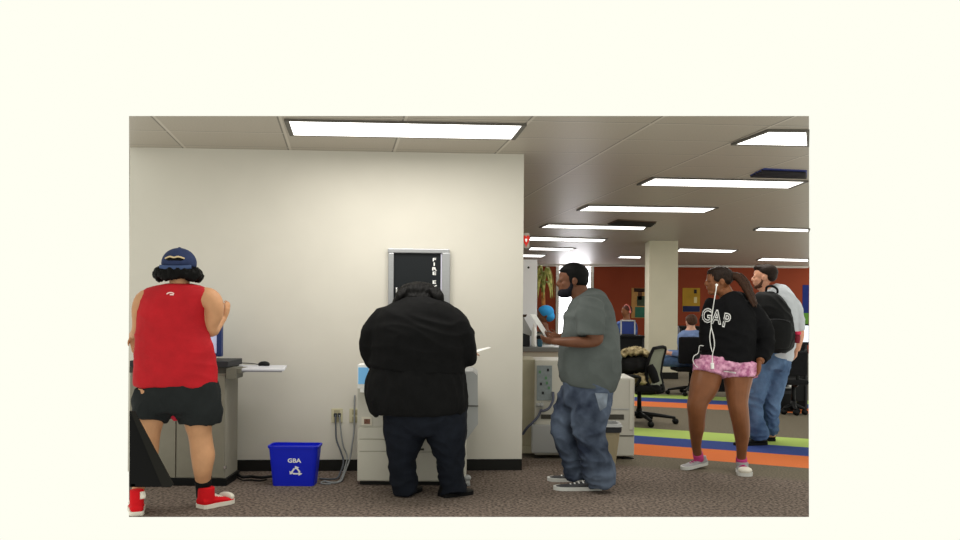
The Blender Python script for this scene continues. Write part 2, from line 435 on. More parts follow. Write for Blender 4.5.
# ------------------------------------------------------------------ outlets and cords
for px, lab in ((337, 'ivory wall outlet with two cords plugged in, right of the blue bin'), (355, 'ivory wall outlet half hidden behind the photocopier edge')):
    t = thing('wall_outlet', lab, 'power outlet', onwall(px, 415), 'ivory wall outlets')
    wbox(MB(), px-5.6, px+5.6, 408.5, 422.5, .008, .003).build('cover_plate', IVORY, t)
    for yy in (412, 419): wbox(MB(), px-3, px+3, yy-2.4, yy+2.4, .011, .003).build('socket', mat('socket', (165,158,130), .5), t)
    if px == 337:
        for q in (335.6, 339.5): wbox(MB(), q-1.6, q+1.6, 413, 416.5, .03, .004).build('plug', DK, t)
def cord(name, label, pts, r, m, group=None):
    return tag(MB().tube(pts, r, 8, 6).build(name, m, None, True), label, 'cord', group)
ow = lambda px, py, o=.03: onwall(px, py, o)
cord('electrical_cable', 'dark grey power cord running from the wall outlet to the floor by the blue bin', [ow(335.6,415), ow(335.8,428,.04), ow(336.5,440,.05), ow(341,452,.07), ow(343.5,462,.1), flr(342,7.05)+V((0,0,.05)), flr(338,6.98)+V((0,0,.009)), flr(326,6.95)+V((0,0,.009)), flr(321,6.97)+V((0,0,.009))], .007, mat('slate_cord', (88,92,100), .5))
cord('network_cable', 'pale grey cable hanging beside the dark cord below the outlet', [ow(339.5,415), ow(340.6,428,.03), ow(343,445,.04), ow(347,456,.05), flr(346,7.16)+V((0,0,.06)), flr(340,6.86)+V((0,0,.008)), flr(325,6.86)+V((0,0,.008)), flr(323,6.78)+V((0,0,.008)), flr(332,6.76)+V((0,0,.008))], .006, CORDG)
cord('copier_cord', 'grey cord with white plug looping beside the photocopier left side', [ow(354.8,395,.02), ow(354.4,410,.03), ow(354,430,.05), ow(352,446,.09), ow(350,458,.12), flr(346,7.0)+V((0,0,.05)), flr(342,6.87)+V((0,0,.008)), flr(333,6.8)+V((0,0,.008)), flr(326,6.88)+V((0,0,.008))], .007, CORDG)
t = cord('cable_bundle', 'black cables lying on the carpet along the wall behind the blue bin', [flr(237,7.02)+V((0,0,.05)), flr(243,6.98)+V((0,0,.015)), flr(252,7.02)+V((0,0,.012)), flr(262,6.98)+V((0,0,.012)), flr(274,7.03)+V((0,0,.012)), flr(290,7.03)+V((0,0,.012))], .011, CORDB)
cord('adapter_cable', 'thin black cable curling on the carpet near the grey cabinet base', [flr(238,6.9)+V((0,0,.03)), flr(244,6.87)+V((0,0,.01)), flr(252,6.9)+V((0,0,.008)), flr(260,6.87)+V((0,0,.008)), flr(268,6.92)+V((0,0,.008))], .006, CORDB)
# ------------------------------------------------------------------ recycling bin
BD = onz(296, 486).y
bc = flr(296.5, BD+.075)
t = thing('recycling_bin', 'blue plastic recycling bin with white arrows logo on the carpet', 'recycling bin', bc)
kx = BD/F
def rrect(cx, cy, z, hx, hy, r, n=5):
    out = []
    for (sx, sy, a0) in ((1,1,0),(-1,1,90),(-1,-1,180),(1,-1,270)):
        for i in range(n):
            a = math.radians(a0+90*i/(n-1)); out.append(V((cx+sx*(hx-r)+r*math.cos(a), cy+sy*(hy-r)+r*math.sin(a), z)))
    return out
def shell(b, secs):
    n = len(secs[0]); vs = [p for s_ in secs for p in s_]; fs = []
    for i in range(len(secs)-1):
        for j in range(n):
            k = (j+1) % n; fs.append((i*n+j, i*n+k, (i+1)*n+k, (i+1)*n+j))
    fs.append(tuple(range(n))[::-1]); fs.append(tuple((len(secs)-1)*n+j for j in range(n)))
    b.add(vs, fs)
ztop = (486-446)*kx; b = MB(); hx0, hx1 = 20.8*kx, 24.6*kx
shell(b, [rrect(bc.x,bc.y,.0,hx0,.08,.03), rrect(bc.x,bc.y,ztop-.012,hx1,.1,.035), rrect(bc.x,bc.y,ztop-.012,hx1-.006,.094,.035), rrect(bc.x,bc.y,.012,hx0-.006,.074,.03)])
o = b.build('bin_body', BLUEP, t)
b = MB(); shell(b, [rrect(bc.x,bc.y,ztop-.018,hx1+.006,.108,.04), rrect(bc.x,bc.y,ztop,hx1+.01,.11,.04), rrect(bc.x,bc.y,ztop,hx1-.006,.093,.035), rrect(bc.x,bc.y,ztop-.03,hx1-.006,.093,.035)])
b.build('rim', BLUEP, t)
def binface(x, z, base):                            # print on the sloping front
    zz = base.z + z; f = zz/ztop; return V((base.x + x, bc.y - (.08+(.02)*f) - .004, zz))
p0 = V((at(294.8, 461, BD).x, 0, (486-460.3)*kx))
text_mb('GBA', .045, .0015, lambda x, z: binface(x*1.15, z, p0)).build('lettering', WHITE, o)
b = MB(); p1 = V((at(296.2, 469, BD).x, 0, (486-471)*kx))
R = .047
for k in range(3):                                  # three chasing arrows
    for side in (0,):
        a = math.radians(90+120*k)
        corners = [V((math.cos(math.radians(90+120*i)), math.sin(math.radians(90+120*i)))) for i in range(3)]
        A, B_ = corners[k], corners[(k+1) % 3]
        A2, B2 = A.lerp(B_, .3), A.lerp(B_, .70); n_ = (V((0,0))-(A+B_)/2).normalized()
        w_ = .24
        pts = [A2, B2, B2+n_*w_, A2+n_*w_*.9]
        b.poly([binface(q.x*R*1.3, q.y*R, p1) for q in pts])
        tip = A.lerp(B_, .98) + n_*w_*.5
        pts = [B2-n_*.22, tip, B2+n_*(w_+.22)]
        b.poly([binface(q.x*R*1.3, q.y*R, p1) for q in pts])
b.build('recycling_symbol', WHITE, o)
# ------------------------------------------------------------------ kiosk cabinet on the left
KD = 6.70; KB = KD+.36
kt = thing('kiosk_cabinet', 'warm grey two-door computer cabinet with dark top behind the man in red', 'cabinet', flr(182, KD+.2))
zc = at(180, 372, KD).z
MB().fb(129.5, 225.5, 372, 480, KD+.012, .34, .004).build('carcass', GREYCAB2, kt)
MB().fb(129.5, 226.5, 478.5, 486, KD-.01, .36, .003, z0=0).build('kick_base', BLK, kt)
for a, c in ((129.8, 175.4), (176.6, 224.6)):
    MB().fb(a, c, 376, 477.5, KD-.006, .017, .002).build('door', GREYCAB, kt)
MB().fb(129.5, 228, 361, 367, KD-.03, .40, .004).build('worktop', DK, kt)
MB().fb(129.5, 227, 367, 373, KD+.0, .34).build('rail', SEAM, kt)
b = MB(); b.fb(226, 236, 368, 379, KD-.02, .2, .003); b.fb(233, 241, 368.5, 373.5, KD+.0, .2, .003); b.build('bracket', mat('bracket_grey', (108,106,96), .4), kt)
MB().fb(223.6, 226, 466, 469, KD-.012, .012).build('hinge', CHROME, kt)
# pull-out tray with mouse
zt = at(255, 369.5, 6.74).z
tr = thing('mouse_tray', 'pale grey pull-out tray jutting right from the cabinet, holding a mouse', 'tray', V((at(258,369,6.8).x, 6.85, zt)))
a, c, e, g = at(229.5,367.6,6.72), at(284.5,370.2,6.72), at(287,362.6,7.14), at(238,360.6,7.14)
lay = lambda q, z: V((q.x, q.y, z))
MB().hexa([lay(a,zt-.008), lay(c,zt-.008), lay(e,zt-.008), lay(g,zt-.008), lay(a,zt+.008), lay(c,zt+.008), lay(e,zt+.008), lay(g,zt+.008)], .004).build('board', mat('pale_lavender', (205,206,214), .4), tr)
MB().tube([V((a.x,a.y,zt-.012)), V((c.x-.02,c.y,zt-.012))], .006, 8, 1).build('edge_trim', mat('trim_grey', (125,125,130), .4), tr)
mc = onz(264, 365.8, zt+.008)
mo = thing('computer_mouse', 'black computer mouse on the pale grey tray', 'mouse', mc)
b = MB(); b.ell(mc+V((0,0,.012)), (.048,.034,.026)); b.ell(mc+V((0,0,.004)), (.046,.034,.012)); b.build('shell', BLK, mo, voxel=.003)
MB().ell(mc+V((-.005,-.006,.037)), (.007,.006,.004)).build('wheel', LGREY, mo, True)
MB().tube([mc+V((-.045,.0,.01)), mc+V((-.1,.06,.012)), mc+V((-.17,.14,.01)), mc+V((-.26,.18,.01))], .0035).build('cable', CORDB, mo, True)
# monitor standing on the cabinet
mz = at(200, 361, KD).z; md_ = KD+.1
mt = thing('computer_monitor', 'dark blue edged monitor on the cabinet, mostly hidden by the man in red', 'monitor', V((at(190,361,md_).x, md_+.1, mz)))
MB().fb(160, 218, 306, 353, md_, .03, .004).build('screen_face', mat('screen_lilac', (190,195,225), .25, emit=.3), mt)
MB().fb(216.6, 221.5, 304, 356, md_-.015, .05, .003).build('side_bezel', mat('navy_bezel', (44,58,104), .4), mt)
MB().fb(158, 221, 353.5, 356.5, md_-.01, .05, .003).build('lower_bezel', mat('navy_bezel_b', (44,58,104), .4), mt)
MB().fb(182, 198, 356, 362, md_+.01, .06, .004, z0=mz).build('stand', BLK, mt)
MB().fb(170, 210, 359.5, 362, md_-.02, .16, .004, z0=mz).build('foot', BLK, mt)
# ------------------------------------------------------------------ black slanted panel in the left foreground
SD = 5.55
st = thing('slanted_board', 'black slanted board at the left edge in front of the man in red', 'board', flr(136, SD+.05))
Pz = lambda px, py: at(px, py, SD)
MB().prism([Pz(129.5,411), Pz(134,412), Pz(172,485), Pz(169,487), Pz(129.5,487)], (0,.02,0)).build('panel', mat('matt_black_board', (10,10,11), .7), st)
MB().prism([Pz(131,411), Pz(135,411), Pz(174,484), Pz(171,487), Pz(163,487)], (0,-.012,0)).build('edge_rail', mat('dark_bronze_edge', (24,23,20), .6), st)
MB().fb(132, 136, 484, 500, SD+.32, .03, .003, z0=0).build('leg', BLK, st)
MB().box(Pz(131,486).x, Pz(135,486).x, SD, SD+.36, Pz(130,487).z, Pz(130,484).z).build('strut', BLK, st)
# ------------------------------------------------------------------ photocopier by the woman
CD = 6.76
ct = thing('photocopier', 'off-white floor photocopier against the cream wall in front of the woman', 'photocopier', flr(410, CD+.3))
zdep = .46
MB().fb(357.5, 466, 390, 481.5, CD, zdep, .006).build('cabinet', OFFW, ct)
MB().fb(360, 462, 481, 487, CD+.03, zdep-.06, 0, z0=0).build('kick_base', BASEB, ct)
for (y0, y1) in ((428, 439), (440.2, 451.4)):
    dr = MB().fb(359, 464, y0, y1, CD-.012, .02, .002).build('paper_drawer', OFFW, ct)
    MB().fb(400, 424, y1-3, y1-1, CD-.016, .006, .001).build('drawer_pull', SEAM, dr)
MB().fb(359, 464, 452.2, 480.6, CD-.012, .02, .002).build('front_door', OFFW, ct)
MB().fb(357.5, 466, 389.5, 426.5, CD-.008, .02, .002).build('upper_panel', OFFW2, ct)
st2 = MB().fb(361.5, 372, 417, 425.5, CD-.014, .008, .001).build('label_plate', mat('label_plate', (206,200,186), .5), ct)
MB().fb(364, 370, 419, 424, CD-.016, .004).build('sticker', mat('brown_sticker', (120,84,70), .5, .4, 90), st2)
MB().fb(366, 452, 383, 390, CD+.1, .5, .006).build('scanner_bed', OFFW2, ct)
MB().fb(372, 452, 377, 383.5, CD+.12, .48, .01).build('document_lid', OFFW, ct)
cp = MB().fb(357.5, 369, 364.5, 388.5, CD-.03, .12, .004).build('control_panel', WHITE, ct)
MB().fb(358.2, 368.4, 367.5, 384, CD-.034, .008).build('display', SCREENB, cp)
MB().fb(360, 364, 388.5, 392.5, CD-.03, .02, .002).build('button', WHITE, ct)
so = [at(x, y, CD+.02) for x, y in ((460,371.5),(473,371.5),(477.5,375.5),(478,424),(464,443),(460,443))]
MB().prism(so, (0,.5,0)).build('side_finisher', LGREY, ct)
b = MB(); b.fb(461, 478.2, 405.5, 406.5, CD+.012, .02); b.build('finisher_seam', SEAM, ct)
b = MB(); b.cyl(flr(468,CD+.02)+V((0,.0,0)), .03, .022, .05, 16); b.ell(flr(468,CD+.02)+V((0,0,.06)), (.035,.03,.025)); b.build('caster', LGREY, ct, True)

# ------------------------------------------------------------------ small AED sign on the wall end
D = wr.y+.02
t = thing('heart_sign', 'small red sign with white heart jutting from the end of the cream wall', 'sign', at(526.5, 240, D))
MB().fb(522.4, 529.5, 233, 248, D, .02, .003).build('plate', mat('grey_plate', (150,140,130), .5), t)
hp = []
for i in range(24):
    a = 2*math.pi*i/24
    hp.append((16*math.sin(a)**3, 13*math.cos(a)-5*math.cos(2*a)-2*math.cos(3*a)-math.cos(4*a)))
c0 = at(526.2, 240.2, D-.004)
MB().prism([c0 + V((x*.00185, 0, z*.0036)) for x, z in hp], (0,.004,0)).build('heart', mat('sign_red', (205,44,34), .4), t)
MB().prism([c0 + V((x*.0006, -.002, z*.0012)) for x, z in hp], (0,.003,0)).build('inner_heart', WHITE, t)

# ------------------------------------------------------------------ second copier (library side)
GD = 8.02
gt = thing('large_copier', 'large white copier seen from behind, past the end of the cream wall', 'photocopier', flr(578, GD+.3))
MB().fb(535, 602, 360.5, 459, GD, .55, .008, z0=.03).build('main_body', OFFW2, gt)
MB().fb(518, 535.2, 359.5, 446, GD+.1, .5, .006).build('side_cover', BEIGE, gt)
MB().fb(522, 536, 446, 460, GD+.08, .4, .004, z0=.03).build('side_base', BEIGE, gt)
cpn = MB().fb(536.8, 552, 365.5, 400.5, GD-.012, .03, .002).build('connector_panel', PANELG, gt)
for i, (x, y) in enumerate(((540,372),(548,370),(546,378),(541,384),(549,388),(543,393),(547,383))):
    MB().fb(x-1.1, x+1.1, y-1.4, y+1.4, GD-.018, .01, .001).build('port', DK if i % 2 else mat('green_port', (90,130,96), .5), cpn)
MB().fb(541, 552, 414.5, 419, GD-.006, .02).build('vent', SEAM, gt)
MB().fb(532, 571, 425, 459, GD-.03, .2, .01, z0=.05).build('lower_cover', LGREY, gt)
MB().fb(601, 634.5, 378, 461, GD-.04, .55, .012, z0=.03).build('tray_unit', OFFW2, gt)
MB().fb(608, 624, 414.5, 419.5, GD-.046, .02).build('vent', SEAM, gt)
MB().fb(607, 633, 408.6, 409.6, GD-.046, .02).build('seam', LGREY, gt)
MB().fb(602, 634, 435.3, 436.2, GD-.046, .02).build('seam', SEAM, gt)
MB().fb(629.5, 633, 379, 430, GD-.05, .03, .004).build('edge_cover', OFFW, gt)
MB().fb(606, 620, 375.8, 378.4, GD+.0, .4, .004).build('blue_sheet_guide', mat('blue_guide', (100,140,190), .5), gt)
for x in (540, 628): MB().fb(x-6, x+6, 458, 462, GD+.0, .06, .003, z0=0).build('foot', BASEB, gt)
b = MB(); b.cyl(at(536, 405, GD-.03), .016, .016, .05, 16, (1,0,0)); b.cyl(at(540,405,GD-.03), .021, .021, .03, 16, (1,0,0)); b.build('knob', LGREY, gt, True)
tag(MB().tube([at(553,392,GD-.03), at(553,400,GD-.05), at(549,408,GD-.06), at(543,411,GD-.06), at(541,410.5,GD-.03), at(537,418,GD-.03), at(527,428,GD-.02), at(523,434,GD+.05)], .012).build('data_cable', mat('slate_cable', (88,92,108), .5), None, True), 'thick grey data cable hanging from the back of the large copier', 'cord')
# waste bin
WD = onz(595, 470).y
wc = flr(594.5, WD+.12)
t = thing('waste_bin', 'tan waste bin with dark rim behind the legs of the man in grey', 'waste bin', wc)
k = WD/F; b = MB(); zt_ = (470-427)*k
TAN = mat('tan_plastic', (150,138,112), .5)
shell(b, [rrect(wc.x,wc.y,0,21*k,.09,.04), rrect(wc.x,wc.y,zt_,26.5*k,.115,.05), rrect(wc.x,wc.y,zt_,26.5*k-.008,.107,.05), rrect(wc.x,wc.y,.01,21*k-.008,.08,.04)])
b.build('bin_body', TAN, t)
b = MB(); shell(b, [rrect(wc.x,wc.y,zt_-.05,27*k,.118,.05), rrect(wc.x,wc.y,zt_+.01,27.6*k,.124,.05), rrect(wc.x,wc.y,zt_+.01,26*k,.108,.05), rrect(wc.x,wc.y,zt_-.05,26*k,.108,.05)])
b.build('rim', DK, t)
b = MB(); shell(b, [rrect(wc.x,wc.y,zt_+.0,28*k,.128,.05), rrect(wc.x,wc.y,zt_+.025,27*k,.12,.05), rrect(wc.x,wc.y,zt_+.025,24*k,.1,.05), rrect(wc.x,wc.y,zt_+.0,24*k,.1,.05)])
b.build('liner_fold', LGREY, t)
# ------------------------------------------------------------------ service counter and things on it
ND = 9.2; nz = at(540, 348, ND).z
t = thing('service_counter', 'pale service counter with grey top behind the large copier', 'counter', flr(545, ND+.3))
MB().fb(512, 588, 351.5, 400, ND+.03, .5, .004, z0=0).build('front_panel', mat('counter_panel', (186,182,168), .5), t)
MB().fb(510, 590, 347.2, 352, ND, .6, .006).build('countertop', mat('counter_top', (122,124,122), .4), t)
ntop = at(550, 347.2, ND).z
t = thing('white_partition', 'tall narrow white panel standing on the counter by the wall end', 'panel', V((at(529,340,ND+.3).x, ND+.34, ntop)))
MB().fb(519, 537, 259.5, 340, ND+.32, .05, .004, z0=ntop).build('board', mat('white_panel', (242,242,246), .4), t)
c0 = at(528.5, 267.5, ND+.315); MB().cyl(c0, .012, .012, .01, 14, (0,1,0)).build('screw', DK, t)
t = thing('desk_scanner', 'dark grey scanner with pale sloping lid on the counter by the wall end', 'scanner', V((at(526,345,ND+.1).x, ND+.2, ntop)))
MB().fb(516, 530, 333, 347.2, ND+.08, .2, .01, z0=ntop).build('body', DK, t)
MB().prism([at(x,y,ND+.07) for x, y in ((517,331),(518,318),(523,316),(533,334),(531,336))], (0,.2,0)).build('lid', LGREY, t)
MB().prism([at(x,y,ND+.05) for x, y in ((517,318),(518,314.5),(527,314.5),(526,317)) ], (0,.15,0)).build('top_latch', mat('brown_latch', (74,62,54), .5), t)
t = thing('spray_bottle', 'white tapered bottle standing on the counter next to the scanner', 'bottle', V((at(534,346,ND+.05).x, ND+.06, ntop)))
bz = at(534,323,ND+.06).z - ntop; bb = V((at(534,346,ND+.06).x, ND+.06, ntop))
MB().loft([(bb, .028,.028), (bb+V((0,0,bz*.55)), .028,.028), (bb+V((0,0,bz*.75)), .02,.02), (bb+V((0,0,bz*.86)), .012,.012)], 18, 4).build('bottle_body', WHITE, t, True)
MB().cyl(bb+V((0,0,bz*.86)), .012, .006, bz*.14, 14).build('nozzle', WHITE, t, True)
t = thing('stapler', 'small teal and black desk tool on the counter near the man in grey', 'stapler', V((at(540,346,ND+.05).x, ND+.06, ntop)))
MB().fb(537.5, 542.5, 338, 347, ND+.05, .06, .012, z0=ntop).build('body', mat('teal', (60,98,118), .4), t)
MB().fb(536.5, 543.5, 335.5, 339, ND+.04, .09, .01).build('head', BLK, t)
# ------------------------------------------------------------------ people
def head(b, c, h, yaw, pitch=0, sx=1.1, chin=1.0, tilt=0):
    t = MB()
    t.ell((-.05,0,.12), (.41,.31,.365)); t.ell((.08,0,-.14), (.29,.25,.34)); t.ell((.2,0,-.38*chin), (.14,.15,.10)); t.ell((.05,0,-.28), (.2,.225,.16))
    t.ell((.29,0,.02), (.09,.2,.05)); t.ell((.27,.1,.07), (.08,.1,.035)); t.ell((.27,-.1,.07), (.08,.1,.035))
    t.loft([(V((.31,0,.07)), .035,.05), (V((.355,0,.0)), .04,.055), (V((.40,0,-.085)), .055,.06), (V((.36,0,-.14)), .055,.04)], 10, 3)
    t.ell((.375,.05,-.115), (.035,.03,.03)); t.ell((.375,-.05,-.115), (.035,.03,.03))
    t.ell((.34,0,-.225), (.05,.085,.022)); t.ell((.335,0,-.265), (.05,.075,.026))
    t.ell((.22,.16,-.1), (.1,.07,.09)); t.ell((.22,-.16,-.1), (.1,.07,.09))
    for s_ in (1, -1):
        t.ell((-.03,.30*s_,-.04), (.075,.035,.115)); t.ell((-.02,.325*s_,.0), (.045,.03,.06)); t.ell((0,.32*s_,-.1), (.03,.025,.045))
    f = head_map(c, h, yaw, pitch, sx, tilt)
    b.add([f(v) for v in t.v], t.f)
    return f
def head_map(c, h, yaw, pitch=0, sx=1.1, tilt=0):
    ya = math.radians(yaw); pi_ = math.radians(pitch)
    fw = V((-math.sin(ya), -math.cos(ya), 0)); up = V((0,0,1)); sd = up.cross(fw)
    fw2 = fw*math.cos(pi_) - up*math.sin(pi_); up2 = up*math.cos(pi_) + fw*math.sin(pi_)
    ti = math.radians(tilt); sd2 = sd*math.cos(ti)+up2*math.sin(ti); up2 = up2*math.cos(ti)-sd*math.sin(ti)
    def f(p):
        q = (fw2*p[0] + sd2*p[1] + up2*p[2])*h
        return V(c) + V((q.x*sx, q.y, q.z))
    return f
def mapped(t, f):
    b = MB(); b.add([f(v) for v in t.v], t.f); return b
def eyes(f, par):
    for s_ in (1, -1):
        t = MB(); t.ell((.325, .115*s_, .005), (.03,.04,.02)); mapped(t, f).build('eye', EYEW, par, True)
def hand(b, wr_, d, n, side, L, curl=.35, spread=.03):
    d = V(d).normalized(); n = V(n); n = (n - d*n.dot(d)).normalized(); w_ = d.cross(n).normalized()*side; wr_ = V(wr_)
    b.loft([(wr_-d*.1*L, .15*L, .11*L), (wr_+d*.1*L, .19*L, .12*L), (wr_+d*.3*L, .23*L, .115*L), (wr_+d*.5*L, .215*L, .085*L)], 14, 3, ref=n)
    for i, ln in enumerate((.42,.47,.43,.34)):
        p = wr_ + d*(.46-.02*(i == 3))*L + w_*(.16-.108*i)*L; pts = [(p - d*.08*L, .055*L, .055*L)]
        for k, (sg, cm) in enumerate(((.45,.7),(.3,1.7),(.25,2.5))):
            a = curl*cm*(1+.08*i); dr = d*math.cos(a) + n*math.sin(a) + w_*(spread*(1.5-i))
            p = p + dr*ln*L*sg; r = (.05,.046,.038)[k]*L; pts.append((p, r, r))
        b.loft(pts, 10, 3, ref=n)
    p = wr_ + d*.14*L + w_*.15*L; q = p + (d*.6+w_*.62+n*.25).normalized()*.22*L; r = q + (d*.85+w_*.2+n*.35).normalized()*.2*L
    b.loft([(p-(d*.1+w_*.1)*L, .07*L,.07*L), (p, .068*L,.068*L), (q, .056*L,.056*L), (r, .042*L,.042*L)], 10, 3, ref=n)
def shoe(par, heel, dr, L, W, Hh, up_m, sole_m, lace_m=None, high=0, toe_m=None, lift=0, sock_m=None):
    heel = V(heel); dr = V((dr[0], dr[1], 0)).normalized(); sd = V((dr.y, -dr.x, 0)); Z = V((0,0,1))
    P = lambda t, z=0, s_=0: heel + dr*(t*L) + Z*(z + lift*(1-t)) + sd*s_
    b = MB()
    pr = [(0,.30,.52),(.08,.38,.56),(.22,.40,.60),(.4,.40,.54),(.55,.44,.42),(.7,.48,.32),(.85,.46,.25),(.95,.34,.19),(1,.15,.12)]
    b.loft([(P(t, .012+h*Hh*.5), w_*W, h*Hh*.5) for t, w_, h in pr], 18, 3, ref=(0,0,1))
    top = Hh*(1.0 + high)
    b.loft([(P(.2,.3*Hh), .38*W, .38*W), (P(.19,.7*Hh), .37*W,.4*W), (P(.19, top), .36*W, .4*W)], 18, 3, ref=sd)
    o = b.build('shoe', up_m, par, voxel=.006, smoothit=3)
    ol = [(0,.30),(.05,.38),(.2,.43),(.4,.42),(.6,.48),(.75,.51),(.9,.44),(.97,.30),(1.015,.12)]
    pts = [P(t, 0, w_*W) for t, w_ in ol] + [P(t, 0, -w_*W) for t, w_ in ol[::-1]]
    MB().prism(pts, (0,0,.027)).build('sole', sole_m, o)
    if toe_m:
        t = MB(); t.loft([(P(.8,.045), .455*W, .03), (P(.9,.043), .41*W,.028), (P(1.0,.034), .2*W,.018)], 16, 4, ref=(0,0,1)); t.build('toe_cap', toe_m, o, True)
    if lace_m:
        b2 = MB()
        for k in range(4):
            t = .38+.085*k; zz = .012 + Hh*(.58-.09*k) + (.05*Hh*high)
            b2.tube([P(t, zz-.012, -.24*W), P(t+.02, zz+.004, 0), P(t, zz-.012, .24*W)], .006, 8, 4)
        b2.build('laces', lace_m, o, True)
    return o
def person(label, px, D):
    return thing('person', label, 'person', flr(px, D))
def cloth(col, name, var=.06, sc=9, **k): return mat(name, col, .85, var, sc, .25, 160, spec=.15, **k)

# ---- man in the red tank top
D = 5.95; k = D/F; DL = 5.80
pm = person('person in red sleeveless shirt, navy cap and red shoes, seen from behind', 178, D)
b = MB()
b.px(D, [(180,402,0,36,18),(178,380,0,34,18),(176,350,0,32,18),(176,320,0,30,18),(178,300,0,30,15),(180,292,0,16,11),(179.5,284,0,10,10),(179.5,272,0.01,10,10)])
for sx_ in ((148,297,137,322),):
    b.px(D, [(160,298,0,10,10),(146,299,0,9.5,11),(140,308,0,7.5,10),(139,321,.02,6.3,8),(138,329,.05,5.6,7),(135.5,333.5,.13,4.8,5.5),(133,335,.22,3.8,4.2)])
wr_ = at(132.6, 335, D+.22)
hand(b, wr_, (.12,.05,-.6), (.5,-.5,0), 1, .15, .3, .1)
b.px(D, [(196,298,0,10,10),(208,299,0,11.5,12),(213.5,304,0,9.6,12),(214,314,.02,9,10),(211.5,324,.04,7,9),(212,330,.07,6,7.5),(215,328,.16,5.5,6),(220,321,.26,4.8,5),(223,318,.31,4,4.2)])
hand(b, at(224,318,D+.30), (.16,.05,.5), (-.9,.2,.2), -1, .155, .45, .14)
b.px(D, [(198,392,0,20,18),(198.5,410,0,16,15),(198.5,424,0,13.6,13),(200,434,0,11.6,12),(201.5,445,-.02,11.4,12),(203,456,-.03,11.6,12.5),(202.8,466,-.02,10,10.5),(203,477,.04,8,8.5),(203.4,490,.08,6.4,7.2),(204,502,.09,6.2,7)])
b.px(D, [(157,392,0,20,18),(152,410,-.02,16,15),(149,424,-.04,13.4,13),(148,438,-.06,11.2,12),(146.5,455,-.10,10.6,12.5),(142,472,-.11,8,9),(138.5,488,-.06,6,7),(138,504,-.04,5.6,7)])
hf = head(b, at(179.5, 270, D+.03), .255, 178, 4, 1.15)
b.build('body', SKIN_L, pm, voxel=.0065, smoothit=2)
eyes(hf, pm)
RED1 = mat('red_jersey', (172,22,32), .75, .10, 7, .2, 140, spec=.2)
b = MB()
b.px(D, [(178.5,283.5,0.01,13,12),(178.5,286,0,22,15),(178,289.5,0,32,17),(177.5,294,0,34.5,19),(174,304,0,34.6,22),(171.5,325,0,35,23),(174,345,0,39,23),(175.5,365,0,41,23),(175,382,0,42,23.5),(175,387,0,41,22)], 26, 4, True)
sh = b.build('tank_top', RED1, pm, voxel=.010, smoothit=3, fold=.0045, fscale=(4,4,10))
bv = bvh_of(sh)
b = MB(); c0 = at(170.5, 294.3, D-.5)
arc = [(math.cos(math.radians(a)), math.sin(math.radians(a))) for a in range(20, 181, 16)]
for i in range(len(arc)-1):
    p, q = arc[i], arc[i+1]
    sc = .024
    b.poly([c0+V((p[0]*sc*1.1,0,p[1]*sc*.6)), c0+V((q[0]*sc*1.1,0,q[1]*sc*.6)), c0+V((q[0]*sc*.72,0,q[1]*sc*.3)), c0+V((p[0]*sc*.72,0,p[1]*sc*.3))])
b.box(c0.x-.004, c0.x+.02, c0.y, c0.y+.001, c0.z-.006, c0.z+.002)
project(b, bv, .004).build('logo', mat('pale_print', (232,200,196), .6), sh)
SHORT = cloth((30,33,34), 'black_shorts', .12)
b = MB()
b.px(D, [(176,384,0,41,22),(177,395,0,44,24),(177,405,0,45,24),(177,411,0,43,23)], 26)
b.px(D, [(194,400,0,24,22),(200,412,0,22.5,20),(200.5,423.5,0,21,19)], 22)
b.px(D, [(160,400,0,24,22),(152,410,-.02,19,20),(149.5,421,-.04,17.5,19)], 22)
b.build('shorts', SHORT, pm, voxel=.010, smoothit=3, fold=.006, fscale=(8,8,6))
MB().px(D, [(176,414,-.02,8,5),(176.5,420.5,-.02,3,3)]).build('short_lining', mat('red_lining', (190,40,60), .8), pm, True)
SOCK = mat('black_sock', (20,21,22), .9)
MB().px(D, [(203,478.5,.043,8.7,9.3),(203.3,486,.07,7.5,8.2),(203.8,496,.085,7.2,7.8)]).build('sock', SOCK, pm, True)
CAN = mat('red_canvas', (204,20,30), .75, .05, 12, .2, 200); RUB = mat('white_rubber', (226,220,208), .6)
hl = onz(200, 508.5); sh1 = shoe(pm, hl, (.56,.83), .27, .15, .115, CAN, RUB, RUB, .22, RUB)
hl = onz(136.8, 516.0); sh2 = shoe(pm, hl, (-.41,1), .27, .112, .115, CAN, RUB, None, .45, RUB)
b = MB(); cc = at(137.5, 494.5, hl.y-.06)
b.px(hl.y-.02, [(137.8,494.5,-.004,4.2,4.2),(137.8,494.6,.01,4.2,4.2)]); b2 = MB(); b2.cyl(at(140,495.5,hl.y+.02), .024,.024,.03,20,(.8,.6,0)); b2.build('ankle_patch', RUB, sh2, True)
# cap and hair
NAVY = mat('navy_twill', (42,52,84), .8, .08, 20, .2, 220)
t = MB(); t.ell((-.05,0,.17), (.44,.40,.42), seg=28, rings=18)
t.v = [V((v.x, v.y, max(v.z, .06))) for v in t.v]
cp_ = mapped(t, hf).build('cap', NAVY, pm, True)
t = MB(); t.loft([(V((-.36,-.36,.05)),.02,.05),(V((-.47,-.2,.02)),.02,.055),(V((-.50,0,.01)),.02,.06),(V((-.47,.2,.02)),.02,.055),(V((-.36,.36,.05)),.02,.05)], 10, 4, ref=(0,0,1))
t2 = MB(); t2.v = [V((v.x, v.y, v.z)) for v in t.v]; t2.f = t.f
mapped(t2, hf).build('cap_band', mat('faded_navy', (62,78,114), .8, .05, 20), cp_, True)
t = MB(); t.ell((-.05,0,.595), (.035,.035,.02)); mapped(t, hf).build('cap_button', NAVY, cp_, True)
t = MB(); t.ell((-.41,0,.24), (.09,.21,.08)); mapped(t, hf).build('cap_opening', HAIRB, cp_, True)
